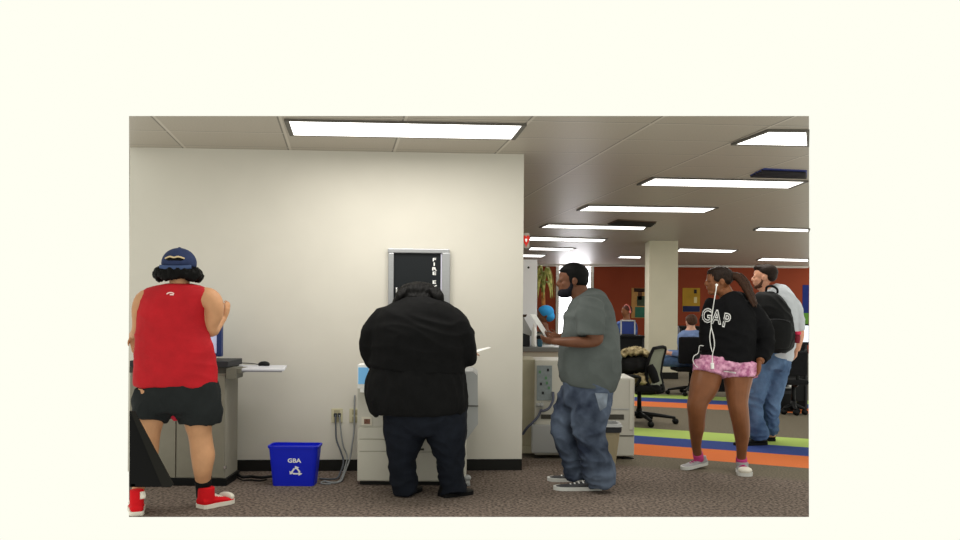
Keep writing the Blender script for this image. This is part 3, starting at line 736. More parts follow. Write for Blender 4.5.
t = MB(); t.loft([(V((-.43,-.22,.26)),.014,.02),(V((-.505,-.1,.3)),.014,.022),(V((-.515,.0,.275)),.014,.022),(V((-.505,.1,.3)),.014,.022),(V((-.43,.22,.26)),.014,.02)], 8, 4, ref=(0,0,1)); mapped(t, hf).build('cap_strap', mat('tan_emblem', (200,178,140), .6), cp_, True)
t = MB(); t.loft([(V((.3,0,.06)),.3,.02),(V((.55,0,.04)),.26,.02),(V((.72,0,.0)),.16,.015)], 14, 4, ref=(0,0,1)); mapped(t, hf).build('brim', NAVY, cp_, True)
t = MB()
random.seed(9)
t.ell((-.18,0,-.12), (.3,.36,.2))
for i in range(46):
    a = -1.9 + 3.8*i/45; r = .40
    t.ell((-.12-.3*math.cos(a)+random.uniform(-.03,.03), .44*math.sin(a)*1.05+random.uniform(-.04,.04), -.13+random.uniform(-.1,.08)), (.09+random.random()*.03,.09,.1+random.random()*.05))
for s_ in (1,-1):
    t.ell((-.05,.46*s_,-.12), (.12,.1,.12)); t.ell((-.05,.52*s_,-.16), (.1,.07,.09)); t.ell((-.02,.48*s_,-.22), (.08,.06,.06))
mapped(t, hf).build('hair', HAIRB, pm, voxel=.009, smoothit=1, fold=.004, fscale=(45,45,30))

# ---- woman in black at the copier
D = 6.42; k = D/F
pm = person('person in black sweater and dark pants leaning over the photocopier, seen from behind', 425, D)
BLKS = mat('black_knit', (13,13,14), .9, .15, 14, .3, 140, spec=.12); BLKS2 = mat('black_cotton', (16,16,17), .9, .15, 14, .3, 140, spec=.12)
b = MB()
b.px(D, [(424,410,0,30,24),(420,380,0,40,32),(418,345,.02,42,32),(418,322,.07,38,26),(418,312,.11,22,18),(418,305,.16,10,11),(418,300,.19,9,10)])
b.px(D, [(388,322,.06,13,14),(376,336,.05,9,11),(374,350,.05,8.5,10),(382,362,.12,7.5,9),(390,366,.28,6,6),(393,366,.36,4.5,4.5)])
hand(b, at(393,366,D+.36), (.5,.6,-.1), (0,.1,-1), -1, .17, .4)
b.px(D, [(448,322,.06,13,14),(459,338,.05,10,11),(463,352,.05,9,10),(465,358,.08,7.5,9),(468,355,.2,6,6),(472,353,.29,4.6,4.6)])
hand(b, at(471,353,D+.26), (.12,.65,.06), (-.2,-.1,-1), -1, .16, .5)
b.px(D, [(407,405,0,16,22),(404,430,0,14,20),(402,450,0,11,14),(402,470,0,9.5,12),(404,490,0,9,10)])
b.px(D, [(443,405,0,16,22),(447,430,0,14,20),(450,450,0,11,14),(452,470,0,9.5,12),(454,490,0,9,10)])
hf = head(b, at(418.5, 302, D+.15), .25, 176, 26, 1.2)
b.build('body', SKIN_P, pm, voxel=.0075, smoothit=2)
eyes(hf, pm)
b = MB()
b.px(D, [(418,306,.15,20,15),(418,309,.13,28,19),(418,314,.1,39,27),(418,324,.06,47,36),(418,340,.02,49,40),(418,355,0,48,40),(417,369,0,49,41)], 28)
b.px(D, [(400,316,.08,11,16),(386,321,.06,15,18),(375,333,.04,13.5,17),(373,347,.04,13.5,16),(377,358,.07,13,15),(386,364,.18,11,11),(391,366,.30,8,8)], 20)
b.px(D, [(436,316,.08,11,16),(449,321,.06,15,18),(460,334,.04,14,17),(463.5,347,.04,13.2,16),(465,356,.06,11.5,14),(467,356,.14,8.5,9),(469,354,.22,6.5,7)], 20)
b.build('sweater', BLKS, pm, voxel=.012, smoothit=3, fold=.006, fscale=(5,5,9))
b = MB()
b.px(D, [(417,360,0,43,36),(416.5,368,0,47,40),(416,380,0,50,42.5),(416,394,0,51.5,43),(417,404,0,51,42),(418,412,0,48.5,39)], 28, 4, True)
b.px(D, [(450,385,0,17,20),(451,400,0,17,20),(449,413,0,16,17)], 20)
b.px(D, [(384,385,0,17,20),(383,400,0,16.5,20),(388,410.5,0,14,16)], 20)
b.build('peplum', BLKS2, pm, voxel=.012, smoothit=3, fold=.008, fscale=(9,9,3.5))
DENIMB = mat('blue_black_denim', (19,23,32), .85, .15, 20, .2, 200, spec=.15)
b = MB()
b.px(D, [(424,398,0,42,34),(424.5,412,0,42,34),(425,424,0,41,32),(426,433,0,36,27)], 28)
b.px(D, [(404,415,0,21,29),(404.5,433,0,21,26),(403,446,0,17.5,22),(402,458,0,14,18),(402.5,470,0,14,16),(404.5,484,0,13.5,15),(405.5,494,0,13,15)], 22)
b.px(D, [(446,415,0,21,29),(446.5,433,0,20.5,26),(448.5,446,0,17.8,22),(450.5,458,0,14.5,18),(451,470,0,13.5,16),(452.5,484,0,13.5,15),(454,495,-.02,14,15)], 22)
b.build('pants', DENIMB, pm, voxel=.011, smoothit=3, fold=.007, fscale=(6,6,9))
extra_v = []
t = MB(); t.ell((-.13,0,.13), (.47,.58,.43), seg=26, rings=16)
for i in range(26):
    a = -1.7+3.4*i/25; t.loft([(V((-.12-.30*math.cos(a), .48*math.sin(a), .12)), .08,.08), (V((-.16-.38*math.cos(a), .58*math.sin(a), -.12)), .085,.085), (V((-.12-.34*math.cos(a), .58*math.sin(a), -.29-.06*math.sin(i*7))), .05,.05)], 8, 3)
for x0, x1, y1 in ((430,439,306),(434,441.5,309),(436.5,443,311),(404,397,307),(408,395,309)):
    d_ = at(x0, 290, D-.01); q_ = MB(); q_.px(D, [(x0,289,.05,3,3),((x0+x1)/2+ (1.5 if x0 > 420 else -1.5),297,-.0,3.4,3),(x1,(297+y1)/2+2,.0,2.6,2.5),(x1-(1 if x0 > 420 else -1),y1,.02,1,1)], 10)
    extra_v.append(q_)
hb_ = mapped(t, hf)
for q_ in extra_v: hb_.add(q_.v, q_.f)
hb_.build('hair', HAIRB, pm, voxel=.008, smoothit=3, fold=.004, fscale=(55,18,7))
BSH = mat('black_shoe', (16,16,17), .5)
shoe(pm, onz(441, 497)+V((0,0,0)), (.75,.55), .27, .15, .08, BSH, BSH)
shoe(pm, onz(402, 496), (.35,1), .26, .15, .08, BSH, BSH)
a = at(471, 352.5, D+.30)
pp = [at(468,354.5,D+.26), at(477,352.3,D+.30), at(491,347.8,D+.42), at(489,347.2,D+.6), at(472,351,D+.5)]
tag(MB().prism(pp, (0,0,.0025)).build('paper_sheet', WHITE), 'thin white paper sheet held by the person in black sweater', 'paper')

# ---- man in grey T-shirt
D = 6.65; k = D/F
pm = person('person in grey short-sleeved shirt and faded jeans standing in profile, holding paper', 585, D)
b = MB()
b.px(D, [(588,395,0,22,20),(590,372,0,26,20),(589,345,0,26,21),(589,320,0,23,25),(588,308,0,18,22),(583,300,0,11,13),(580,294,0,9.5,9.5),(577,286,0,9.5,9)])
b.px(D, [(590,306,-.14,11,11),(591,318,-.19,10,9),(594,332,-.22,8.5,8),(596.5,339,-.22,7,7.5),(588,342,-.23,5.8,6.5),(572,342,-.2,5.4,6),(558,341.5,-.15,4,4.2),(553,341,-.13,3.8,4.4)])
hand(b, at(555.5,341.2,D-.135), (-1,.12,.08), (.15,.75,.6), -1, .145, .42)
b.px(D, [(588,306,.14,11,11),(586,318,.19,9,9),(587,332,.22,7,8),(586,340,.2,6,7),(572,338,.12,5,6),(560,337,.05,4,4.2)])
hand(b, at(559,337,D+.04), (-1,-.1,.12), (.1,-.7,.5), 1, .145, .4)
b.px(D, [(592,392,-.08,15,14),(592,412,-.09,14.5,14),(590,430,-.09,11,11),(594,450,-.09,10,10),(599,468,-.08,8,8),(602,485,-.07,6.5,7)])
b.px(D, [(580,392,.09,13,13),(570,410,.1,12,12),(563,428,.1,9.5,10),(568,446,.1,8.5,9),(574,462,.1,7.5,8),(576,478,.1,6.5,7)])
hf = head(b, at(572, 280.5, D), .262, 88, 3, 1.06)
b.build('body', SKIN_D, pm, voxel=.0065, smoothit=2)
eyes(hf, pm)
GREYT = mat('grey_green_cotton', (82,87,86), .9, .12, 5, .25, 150, spec=.12)
b = MB()
b.px(D, [(581,292.5,0,10.5,11),(583,296,0,15,16),(585.5,301,0,20,22),(588,308,0,23.5,26),(589,320,0,26.5,28),(590,335,0,29,28),(590,355,0,31.5,27.5),(589.5,372,0,31.5,26.5),(588,382,0,29,25),(587,387.5,0,26.5,24)], 26)
b.px(D, [(590,302,-.13,13,12),(590,312,-.18,15,13),(590.5,323,-.21,14.2,12.5),(590.5,335,-.22,13.4,12)], 22)
b.px(D, [(588,302,.13,13,12),(586,312,.18,14,13),(585,323,.21,13,12.5),(584,334,.22,12.5,12)], 22)
sh = b.build('shirt', GREYT, pm, voxel=.010, smoothit=3, fold=.006, fscale=(5,5,8))
JEAN = mat('faded_denim', (42,49,66), .9, .25, 4.0, .25, 240, spec=.12, col2=(92,103,122))
b = MB()
b.px(D, [(588,380,0,26,24),(588,390,0,25,24),(587,400,0,25,23),(586,408,0,23,20)], 24)
b.px(D, [(591.5,392,-.07,19.5,17),(591.5,408,-.09,18.5,17),(589,424,-.09,18,15.5),(592.5,440,-.09,15.5,14),(594.5,455,-.09,15,13.5),(598,468,-.08,16.5,13.5),(601,478,-.07,15.5,13.5),(602.5,487,-.07,13.5,13)], 22)
b.px(D, [(577,392,.08,16,16),(569.5,408,.09,16,16),(562,424,.1,11.5,14),(564,436,.1,11.5,13.5),(570,452,.1,10.5,12.5),(574,466,.1,11,12),(577,479,.1,11,12)], 22)
jn = b.build('jeans', JEAN, pm, voxel=.010, smoothit=3, fold=.010, fscale=(7,7,11))
patch(bvh_of(jn), [(595,393),(608,393.5),(606.5,407),(600,411)], 8, .006, D-.1).build('back_pocket', mat('worn_pocket', (112,120,132), .9, .3, 12), pm, True)
SNK = mat('grey_sneaker', (66,66,68), .75, .1, 30); WSOLE = mat('white_sole', (205,205,202), .6)
shoe(pm, onz(601, 489.5), (-1,-.02), .36, .125, .088, SNK, WSOLE, WHITE)
shoe(pm, onz(588, 481.5)+V((0,.02,0)), (-1,.05), .32, .125, .085, SNK, WSOLE, WHITE)
t = MB(); t.ell((-.09,0,.17), (.40,.335,.345), seg=26, rings=16); t.ell((-.2,0,.0), (.27,.315,.26)); t.ell((-.05,0,.26), (.37,.31,.27)); t.ell((.1,.0,.3), (.24,.27,.15))
for s_ in (1,-1): t.ell((.06,.27*s_,.02), (.05,.05,.14))
mapped(t, hf).build('hair', HAIRB, pm, voxel=.007, smoothit=2)
t = MB(); t.ell((.17,0,-.33), (.20,.25,.17)); t.ell((.27,0,-.36), (.15,.16,.14)); t.ell((.30,0,-.20), (.075,.13,.02))
for s_ in (1,-1): t.loft([(V((.05,.262*s_,-.04)),.04,.04),(V((.06,.25*s_,-.18)),.06,.05),(V((.14,.2*s_,-.32)),.09,.06)], 10, 4)
mapped(t, hf).build('beard', mat('black_beard', (20,19,26), .8, .3, 60), pm, voxel=.007, smoothit=2)
pp = [at(530.5,314.5,D-.02), at(535.5,314.2,D+.1), at(551,338,D+.1), at(547,340,D-.02)]
tag(MB().prism(pp, (0,.003,.002)).build('paper_sheet', WHITE), 'white paper sheet tilted upright in the hands of the person in grey', 'paper')

# ---- woman in black hoodie
D = 7.42; k = D/F
pm = person('person in black lettered hoodie and pink shorts with ponytail, walking', 718, D)
b = MB()
b.px(D, [(727,371,0,17,11),(728,362,0,22,14),(729,345,0,23,15),(730,325,0,23,16),(731,310,0,22,14),(730,302,0,14,11),(728,297,0,8,8),(723,289,0,7.5,8)])
b.px(D, [(744,306,.03,9,10),(754,318,.04,7.5,8.5),(762,334,.04,6.5,7.5),(765,345,.02,6,7),(763,354,-.03,5,6),(759.5,362,-.08,3.8,4.4)])
hand(b, at(759,363.5,D-.09), (-.16,-.12,-.8), (-.75,-.3,0), 1, .15, .35)
b.px(D, [(714,306,0,8,9),(709,318,-.02,7,8),(707,334,-.02,6,7),(709,344,-.02,5.5,6),(714,350,-.03,4.5,5),(718,351,-.04,4,4)])
hand(b, at(717,351,D-.04), (.8,-.05,-.1), (0,1,0), 1, .12, .4)
b.px(D, [(713,364,0,12,12),(707.5,375,-.02,14.6,14.4),(703.5,388,-.05,14.2,14),(698.5,400,-.07,10.6,11.5),(697,407,-.07,10,10.5),(696.8,416,-.05,8.6,9.5),(696.6,426,0,7.8,10),(696.2,436,.05,6,8),(696.4,447,.11,4.6,5.5),(699,460,.17,4.4,5)])
b.px(D, [(738,364,0,12,12),(738,376,-.02,14.6,14.4),(737.5,390,-.05,12,13.5),(737.6,402,-.08,10.2,11.5),(738.8,411,-.09,9.6,10.5),(740.6,422,-.07,8.7,10),(741.8,434,-.03,7.6,9.5),(741.8,446,-.01,5.6,6.5),(741.4,457,.02,4.6,5.4),(741.6,468,.04,4.4,5)])
hf = head(b, at(718, 281, D), .245, 84, 2, 1.1)
b.build('body', SKIN_M, pm, voxel=.006, smoothit=2)
eyes(hf, pm)
HOOD = mat('black_fleece', (15,15,17), .92, .2, 8, .3, 150, spec=.12)
b = MB()
b.px(D, [(729,296,0.01,9,10),(730,299,0,14,13),(730,304,0,20.5,16),(729.5,312,0,25.5,19),(729.5,325,0,26,20.5),(729.5,340,0,26,20),(728.5,352,0,26.7,20),(728,361,0,27,20.5)], 24)
b.px(D, [(742,304,.03,11.5,13),(752,314,.04,11.5,12),(761,328,.04,11.5,11.5),(765,340,.03,9.5,11),(765,349,0,8.7,10),(762.5,356,-.04,7.5,8.5),(761,360.5,-.07,6,6.8)], 20)
b.px(D, [(716,303,0,10,12),(709.5,314,-.02,8.5,11),(706.5,328,-.02,7,10),(707,342,-.03,7,9),(709,350,-.04,7,8)], 20)
b.ell(at(736,298,D+.1), (.13,.09,.055))
hd = b.build('hoodie', HOOD, pm, voxel=.009, smoothit=3, fold=.005, fscale=(7,7,9))
bv = bvh_of(hd)
for ch, x, y, r_ in (('G',706.8,316.2,-.02), ('A',716.5,317.8,-.1), ('P',726.3,321,-.18)):
    for nm, off_, m_, lf in (('lettering', .006, mat('white_felt', (225,225,225), .7), .003), ('lettering_fill', -.0025, HOOD, .005)):
        c0 = at(x, y, D-.35); ca, sa = math.cos(r_), math.sin(r_)
        bb = text_mb(ch, .155, off_, lambda X, Z: c0 + V((X*ca*.72 - Z*sa, 0, X*sa*.72 + Z*ca)))
        bm = bmesh.new(); q = [bm.verts.new(v) for v in bb.v]
        for f in bb.f:
            try: bm.faces.new([q[i] for i in f])
            except ValueError: pass
        bmesh.ops.triangulate(bm, faces=bm.faces); bmesh.ops.subdivide_edges(bm, edges=[e for e in bm.edges if e.calc_length() > .02], cuts=2); bmesh.ops.triangulate(bm, faces=bm.faces)
        b3 = MB().addbm(bm)
        project(b3, bv, lf).build(nm, m_, hd)
PINK = mat('pink_floral', (196,112,158), .8, .35, 26, .2, 160, col2=(228,172,200))
b = MB()
b.px(D, [(727.5,356,0,27,19),(727,364,0,28.5,20),(727,369,0,28,20)], 24)
b.px(D, [(711,364,0,17,18),(708.5,374.5,-.02,16.2,17.5)], 20)
b.px(D, [(739,364,0,18,18),(739.8,378,-.02,17,17.5)], 20)
so = b.build('shorts', PINK, pm, voxel=.008, smoothit=3, fold=.004, fscale=(12,12,12))
bvs = bvh_of(so)
def onsh(x, y):
    d = ray(x, y).normalized(); h = bvs.ray_cast(CAM, d)
    return h[0] if h[0] else at(x, y, D-.15)
MB().tube([onsh(724,371), onsh(728,371.6), onsh(732,372.2), onsh(736,373)], .007, 8, 4).build('white_trim', WHITE, so, True)
SNG = mat('silver_mesh', (158,156,160), .6, .1, 40); MAG = mat('magenta_lace', (176,44,110), .7)
MB().px(D, [(697.6,453,.14,5,5.8),(699,459,.17,5.2,6)]).build('sock', mat('pink_sock', (196,70,130), .8), pm, True)
MB().px(D, [(741.4,457.5,.02,5.3,6),(741.6,463,.035,5.6,6.2)]).build('sock', mat('pink_sock_b', (196,70,130), .8), pm, True)
shoe(pm, onz(705.5, 467.5), (-.86,-.42), .255, .115, .085, SNG, WSOLE, MAG, 0, None, .03)
shoe(pm, onz(741.5, 471), (-.16,-1), .25, .13, .085, SNG, WSOLE, MAG, 0, RUB)
t = MB(); t.ell((-.08,0,.17), (.42,.335,.35), seg=26, rings=16); t.ell((-.2,0,.05), (.27,.31,.22)); t.ell((.0,0,.29), (.34,.28,.2)); t.ell((-.42,0,.1), (.13,.12,.12))
for s_ in (1,-1): t.ell((.12,.27*s_,.1), (.1,.06,.14))
hr = mapped(t, hf).build('hair', HAIRBR, pm, voxel=.006, smoothit=2, fold=.002, fscale=(50,50,30))
b = MB()
random.seed(3)
for i in range(16):
    a = random.uniform(-1,1); c_ = random.uniform(-1,1)
    b.px(D, [(731.5+a,276+c_,.0+a*.01,2.4,2.6),(738+a*2,276.5+c_*1.6,.02*a,2.8,3),(743.5+a*2.6,281.5+c_*1.6,-.02+.02*a,2.8,3),(748+a*2.8,289.5+c_,-.05+.02*a,2.4,2.6),(752+a*2.2,298+c_*1.5,-.09+.02*a,1.7,1.9),(755.5+a*1.6,305+c_*3,-.13+.02*a,.9,1.1)], 8)
pn = b.build('ponytail', mat('brown_ponytail', (50,31,20), .6, .4, 30, .25, 120, stretch=(6,6,1)), pm, voxel=.006, smoothit=1, fold=.003, fscale=(40,40,14))
MB().px(D, [(733.5,277,0,3.5,3.5),(736.5,277,0,3.5,3.5)]).build('hair_tie', BLK, pn, True)
EP = mat('white_cord', (222,222,220), .5)
et = thing('earphones', 'white earphones with cord hanging from the ear of the person in black hoodie', 'earphones', at(716.5,285,D-.2))
def surf(px, py, lift=.008):
    d = ray(px, py).normalized(); h = bv.ray_cast(CAM, d)
    return (h[0]-d*lift) if h[0] else at(px, py, D-.2)
b = MB(); b.ell(at(716.6,285,D-.108), (.012,.01,.012)); b.loft([(at(716.6,285.5,D-.112),.006,.006),(at(716,290,D-.112),.005,.005)],8,1); b.build('earbud', WHITE, et, True)
b = MB(); b.tube([at(716,290,D-.113), at(714.6,298,D-.15)] + [surf(713,308), surf(711.6,318), surf(711.3,327), surf(713.5,336), surf(714.5,345), surf(712.6,354), surf(712.4,359,.012), at(712.4,366,D-.19)], .0045, 8, 5); b.build('cord', EP, et, True)
b = MB(); b.tube([surf(711.3,327), surf(709.8,336), surf(710.5,345), surf(712.2,352)], .004, 8, 5); b.build('cord', EP, et, True)
MB().px(D, [(712.3,363,-.19,1.7,1.6),(712.4,369,-.19,1.7,1.6)]).build('plug', WHITE, et, True)
tag(MB().tube([surf(703.5,346), at(699.5,346,D-.1), at(698.2,353,D-.1), at(694,356,D-.12), at(693,361,D-.12), at(695.5,365.5,D-.15), at(698,367.5,D-.17)], .0032, 8, 6).build('white_cable', EP, None, True), 'white cable loop poking out at the hip beside the pink shorts', 'cord')

# ---- man with backpack
D = 8.9; k = D/F
pm = person('person in pale shirt and blue jeans wearing a black backpack, seen from behind', 765, D)
b = MB()
b.px(D, [(770,365,0,17,14),(773,345,0,18,13),(775,325,0,18,13),(775,308,0,18,13),(772,300,0,14,10),(768,294,0,8,8),(766,287,0,7.5,7.5)])
b.px(D, [(787,302,0,8,9),(795,312,0,6.5,7.5),(798,326,.01,5.5,6.5),(799,336,.03,4.8,5.5),(797.5,344,.06,4,4.5),(796.5,350,.09,3.4,3.6)])
hand(b, at(796.3,350,D+.09), (-.05,.15,-.8), (-.7,.2,0), 1, .15, .45)
b.px(D, [(760,303,.05,8,9),(754,315,.1,6,7),(750,330,.14,5,6),(749,342,.18,4.5,5),(748,350,.2,3.4,3.6)])
hand(b, at(748,350,D+.2), (-.1,.1,-.8), (.7,.1,0), -1, .15, .4)
b.px(D, [(762,365,0,11,11),(757,385,-.02,9.5,10),(753,405,-.03,7.5,8),(755,422,0,6,7),(760,438,.02,5,6)])
b.px(D, [(778,365,0,11,11),(774,388,.05,9.5,10),(771,408,.1,7.5,8),(771,424,.14,6,6.5),(770,436,.16,5,5.5)])
hf = head(b, at(764, 277.2, D), .262, 112, 0, 1.08)
b.build('body', mat('skin_fair_rosy', (206,152,126), .5, .05, 14), pm, voxel=.007, smoothit=2)
eyes(hf, pm)
b = MB()
b.px(D, [(768,288.5,0,10,10),(770,292,0,15,12),(773,297,0,19,15),(775.5,305,0,22,17),(776,320,0,21.5,17.5),(775,338,0,21,17),(773,352,0,20.5,16.5),(772,358,0,20,16)], 24)
b.px(D, [(786,300,0,10,12),(794,309,0,7.8,10.5),(797.5,320,.005,6.6,9),(798.6,330,.015,6.2,8)], 18)
b.px(D, [(761,300,.05,10,12),(755,311,.09,8,10),(752,325,.12,7,9)], 18)
b.build('shirt', mat('pale_grey_shirt', (186,190,196), .9, .05, 7, .2, 150), pm, voxel=.011, smoothit=3, fold=.006, fscale=(6,6,8))
JEAN2 = mat('blue_denim', (74,98,134), .9, .25, 6, .25, 240, spec=.12, col2=(96,122,156))
b = MB()
b.px(D, [(771,350,0,20,16),(770,360,0,20.5,17),(769,369,0,20,17)], 22)
b.px(D, [(761,364,0,13.5,15),(757,384,-.02,11.5,13),(753.5,404,-.03,9.3,11),(754,418,-.01,9,10.5),(758,430,.0,9.5,10.5),(760,438,.01,9.5,10)], 20)
b.px(D, [(778,364,.02,12,15),(773.5,386,.05,10.5,13),(770.5,406,.1,9,11),(771,422,.14,7.5,10),(771,434,.16,7,9)], 20)
b.build('jeans', JEAN2, pm, voxel=.011, smoothit=3, fold=.008, fscale=(8,8,10))
shoe(pm, onz(766, 444.5), (-.93,-.18), .35, .125, .1, BSH, BSH)
shoe(pm, onz(775, 440.8), (-.9,.1), .3, .12, .1, BSH, BSH)
t = MB(); t.ell((-.1,0,.2), (.40,.325,.33), seg=24, rings=14); t.ell((-.22,0,.03), (.25,.305,.22)); t.ell((.1,0,.36), (.28,.25,.15))
mapped(t, hf).build('hair', HAIRBR, pm, voxel=.008, smoothit=2)
t = MB(); t.ell((.13,0,-.34), (.19,.228,.12)); t.ell((.225,0,-.375), (.14,.15,.105))
for s_ in (1,-1): t.loft([(V((.04,.258*s_,-.06)),.03,.03),(V((.05,.24*s_,-.18)),.05,.04),(V((.12,.19*s_,-.3)),.08,.05)], 10, 4)
mapped(t, hf).build('beard', mat('brown_stubble', (92,64,50), .8, .3, 60), pm, voxel=.008, smoothit=2)
bp_ = thing('backpack', 'large black backpack on the back of the person in pale shirt', 'backpack', at(774, 352, D-.25))
BPK = mat('black_nylon', (13,14,15), .7, .2, 12, .2, 120)
b = MB(); b.px(D, [(766.5,292,-.18,8,8),(768,296,-.2,13,13),(771,306,-.22,17,17),(773,320,-.24,19,19),(774,336,-.24,20,19),(774.3,348,-.22,18,16),(774,352.5,-.2,13,12)], 24, 4, True)
bb_ = b.build('pack_body', BPK, bp_, voxel=.010, smoothit=4, fold=.006, fscale=(7,7,7))
b = MB(); b.px(D, [(775,322,-.37,14,6),(775.5,325,-.38,16.5,8),(775.5,338,-.38,16.5,8),(775,348,-.37,14,6)], 20); b.build('front_pocket', BPK, bp_, voxel=.010, smoothit=4)
b = MB(); b.tube([at(766,291,D-.2), at(767,287,D-.24), at(772,286,D-.25), at(777,289,D-.24), at(777.5,293,D-.22)], .012, 8, 5); b.build('grab_handle', BPK, bp_, True)
b = MB(); b.px(D, [(783,294,-.12,3,2),(788,299,-.05,3,2),(792,308,.05,3,2),(791,322,.12,3,2)]); b.build('strap', BPK, bp_, True)
b = MB(); b.px(D, [(762,294,-.12,3,2),(757,298,0,3,2),(754,308,.1,3,2)]); b.build('strap', BPK, bp_, True)
b = MB(); b.tube([at(760,322,D-.43), at(768,319.5,D-.45), at(782,319.5,D-.45), at(790,322,D-.43)], .004, 6, 5); b.build('zipper', DK, bp_, True)
bt = thing('drink_bottle', 'red topped bottle at the side of the black backpack', 'bottle', at(797, 344, D-.2))
MB().px(D, [(796.5,343,-.2,3,3),(797,337,-.2,3.4,3.4),(797.3,333.5,-.2,2,2)]).build('bottle_body', mat('dark_red', (120,30,44), .4), bt, True)
MB().px(D, [(797.4,334.5,-.2,3.6,3.6),(797.5,331.5,-.2,3.4,3.4)]).build('bottle_cap', mat('pink_red', (212,52,86), .4), bt, True)
# ------------------------------------------------------------------ library furniture and people farther off
MESHM = mat('grey_mesh', (120,122,108), .7, .12, 160); BLKF = mat('black_fabric', (20,20,22), .85, .15, 30)
def star_base(t, c, R, n=5, a0=.3, hgt=.40):
    b = MB(); b.cyl(c+V((0,0,.06)), .045, .035, .12, 16); b.build('hub', BLK, t, True)
    MB().cyl(c+V((0,0,.16)), .028, .024, hgt-.16, 14).build('gas_lift', BLK, t, True)
    for k in range(n):
        a = a0+2*math.pi*k/n; e = c+V((R*math.cos(a), R*.85*math.sin(a), .075))
        l = MB().loft([(c+V((0,0,.12)), .035,.03), (c.lerp(e,.5)+V((0,0,.065)), .028,.024), (e, .022,.016)], 10, 3, ref=(0,0,1)).build('leg', BLK, t, True)
        w = MB()
        for s_ in (-.018, .018): w.loft([(V((e.x-.0, e.y+s_-.011, .035)), .035,.035), (V((e.x, e.y+s_+.011, .035)), .035,.035)], 14, 1)
        w.build('caster', BLK, l, True)
# office chair with the bag
D = 10.5; c = flr(640, D)
t = thing('office_chair', 'office chair with grey mesh back behind the large copier, holding a bag', 'office chair', c)
star_base(t, c, .43, 5, -.15, .40)
MB().fb(619, 661, 385.5, 392, D-.25, .5, .02).build('seat', BLKF, t)
ol = [(653.5,348.5),(665,347.5),(662.5,360),(660.5,374),(662.5,386),(655,389),(648,384),(646.3,372),(649,359)]
MB().prism([at(x, y, D-.22+(.0 if x < 656 else .3)) for x, y in ol], (0,.012,0)).build('backrest', MESHM, t)
pts = [at(x, y, D-.22+(.0 if x < 656 else .3)) for x, y in ol]; MB().tube(pts+[pts[0]], .02, 8, 4).build('back_frame', BLKF, t, True)
MB().px(D, [(650,365,-.27,3,3),(652.5,372,-.27,4.5,3),(656,382,-.25,4,3)]).build('lumbar_pad', BLKF, t, True)
MB().tube([at(656,392,D), at(663,391,D), at(662,384,D+.02)], .025, 8, 4).build('back_bracket', BLK, t, True)
MB().tube([at(636,386,D-.27), at(640,378,D-.29), at(630,376,D-.29), at(624,376,D-.29)], .02, 8, 4).build('armrest', BLK, t, True)
sz = at(640, 385.5, D-.25).z
bg_ = thing('duffel_bag', 'black bag with a tan jacket stuffed over it on the office chair', 'bag', V((at(634,380,D).x, D, sz)))
MB().px(D, [(618,366,0,6,10),(624,366,0,9.5,16),(636,365,0,10.5,17),(645,367,0,8.5,14),(648,369,0,4,7)]).build('bag_body', mat('black_bag', (15,15,15), .7, .2, 14), bg_, voxel=.015, smoothit=3, fold=.01, fscale=(8,8,8))
TANC = mat('tan_cloth', (128,112,78), .9, .4, 22, .3, 60, col2=(176,160,122))
MB().px(D, [(620,356,0,2,8),(624,354,0,3.5,12),(634,351.5,0,4.5,13),(643,353,0,4,12),(648,356,0,2,7)]).build('jacket', TANC, bg_, voxel=.012, smoothit=2, fold=.016, fscale=(14,14,14))
MB().px(D, [(621,381,-.05,3.5,9),(630,380,-.08,5.5,14),(640,379,-.08,7,14),(647,380,-.05,5,9)]).build('jacket_sleeve', TANC, bg_, voxel=.012, smoothit=2, fold=.016, fscale=(14,14,14))
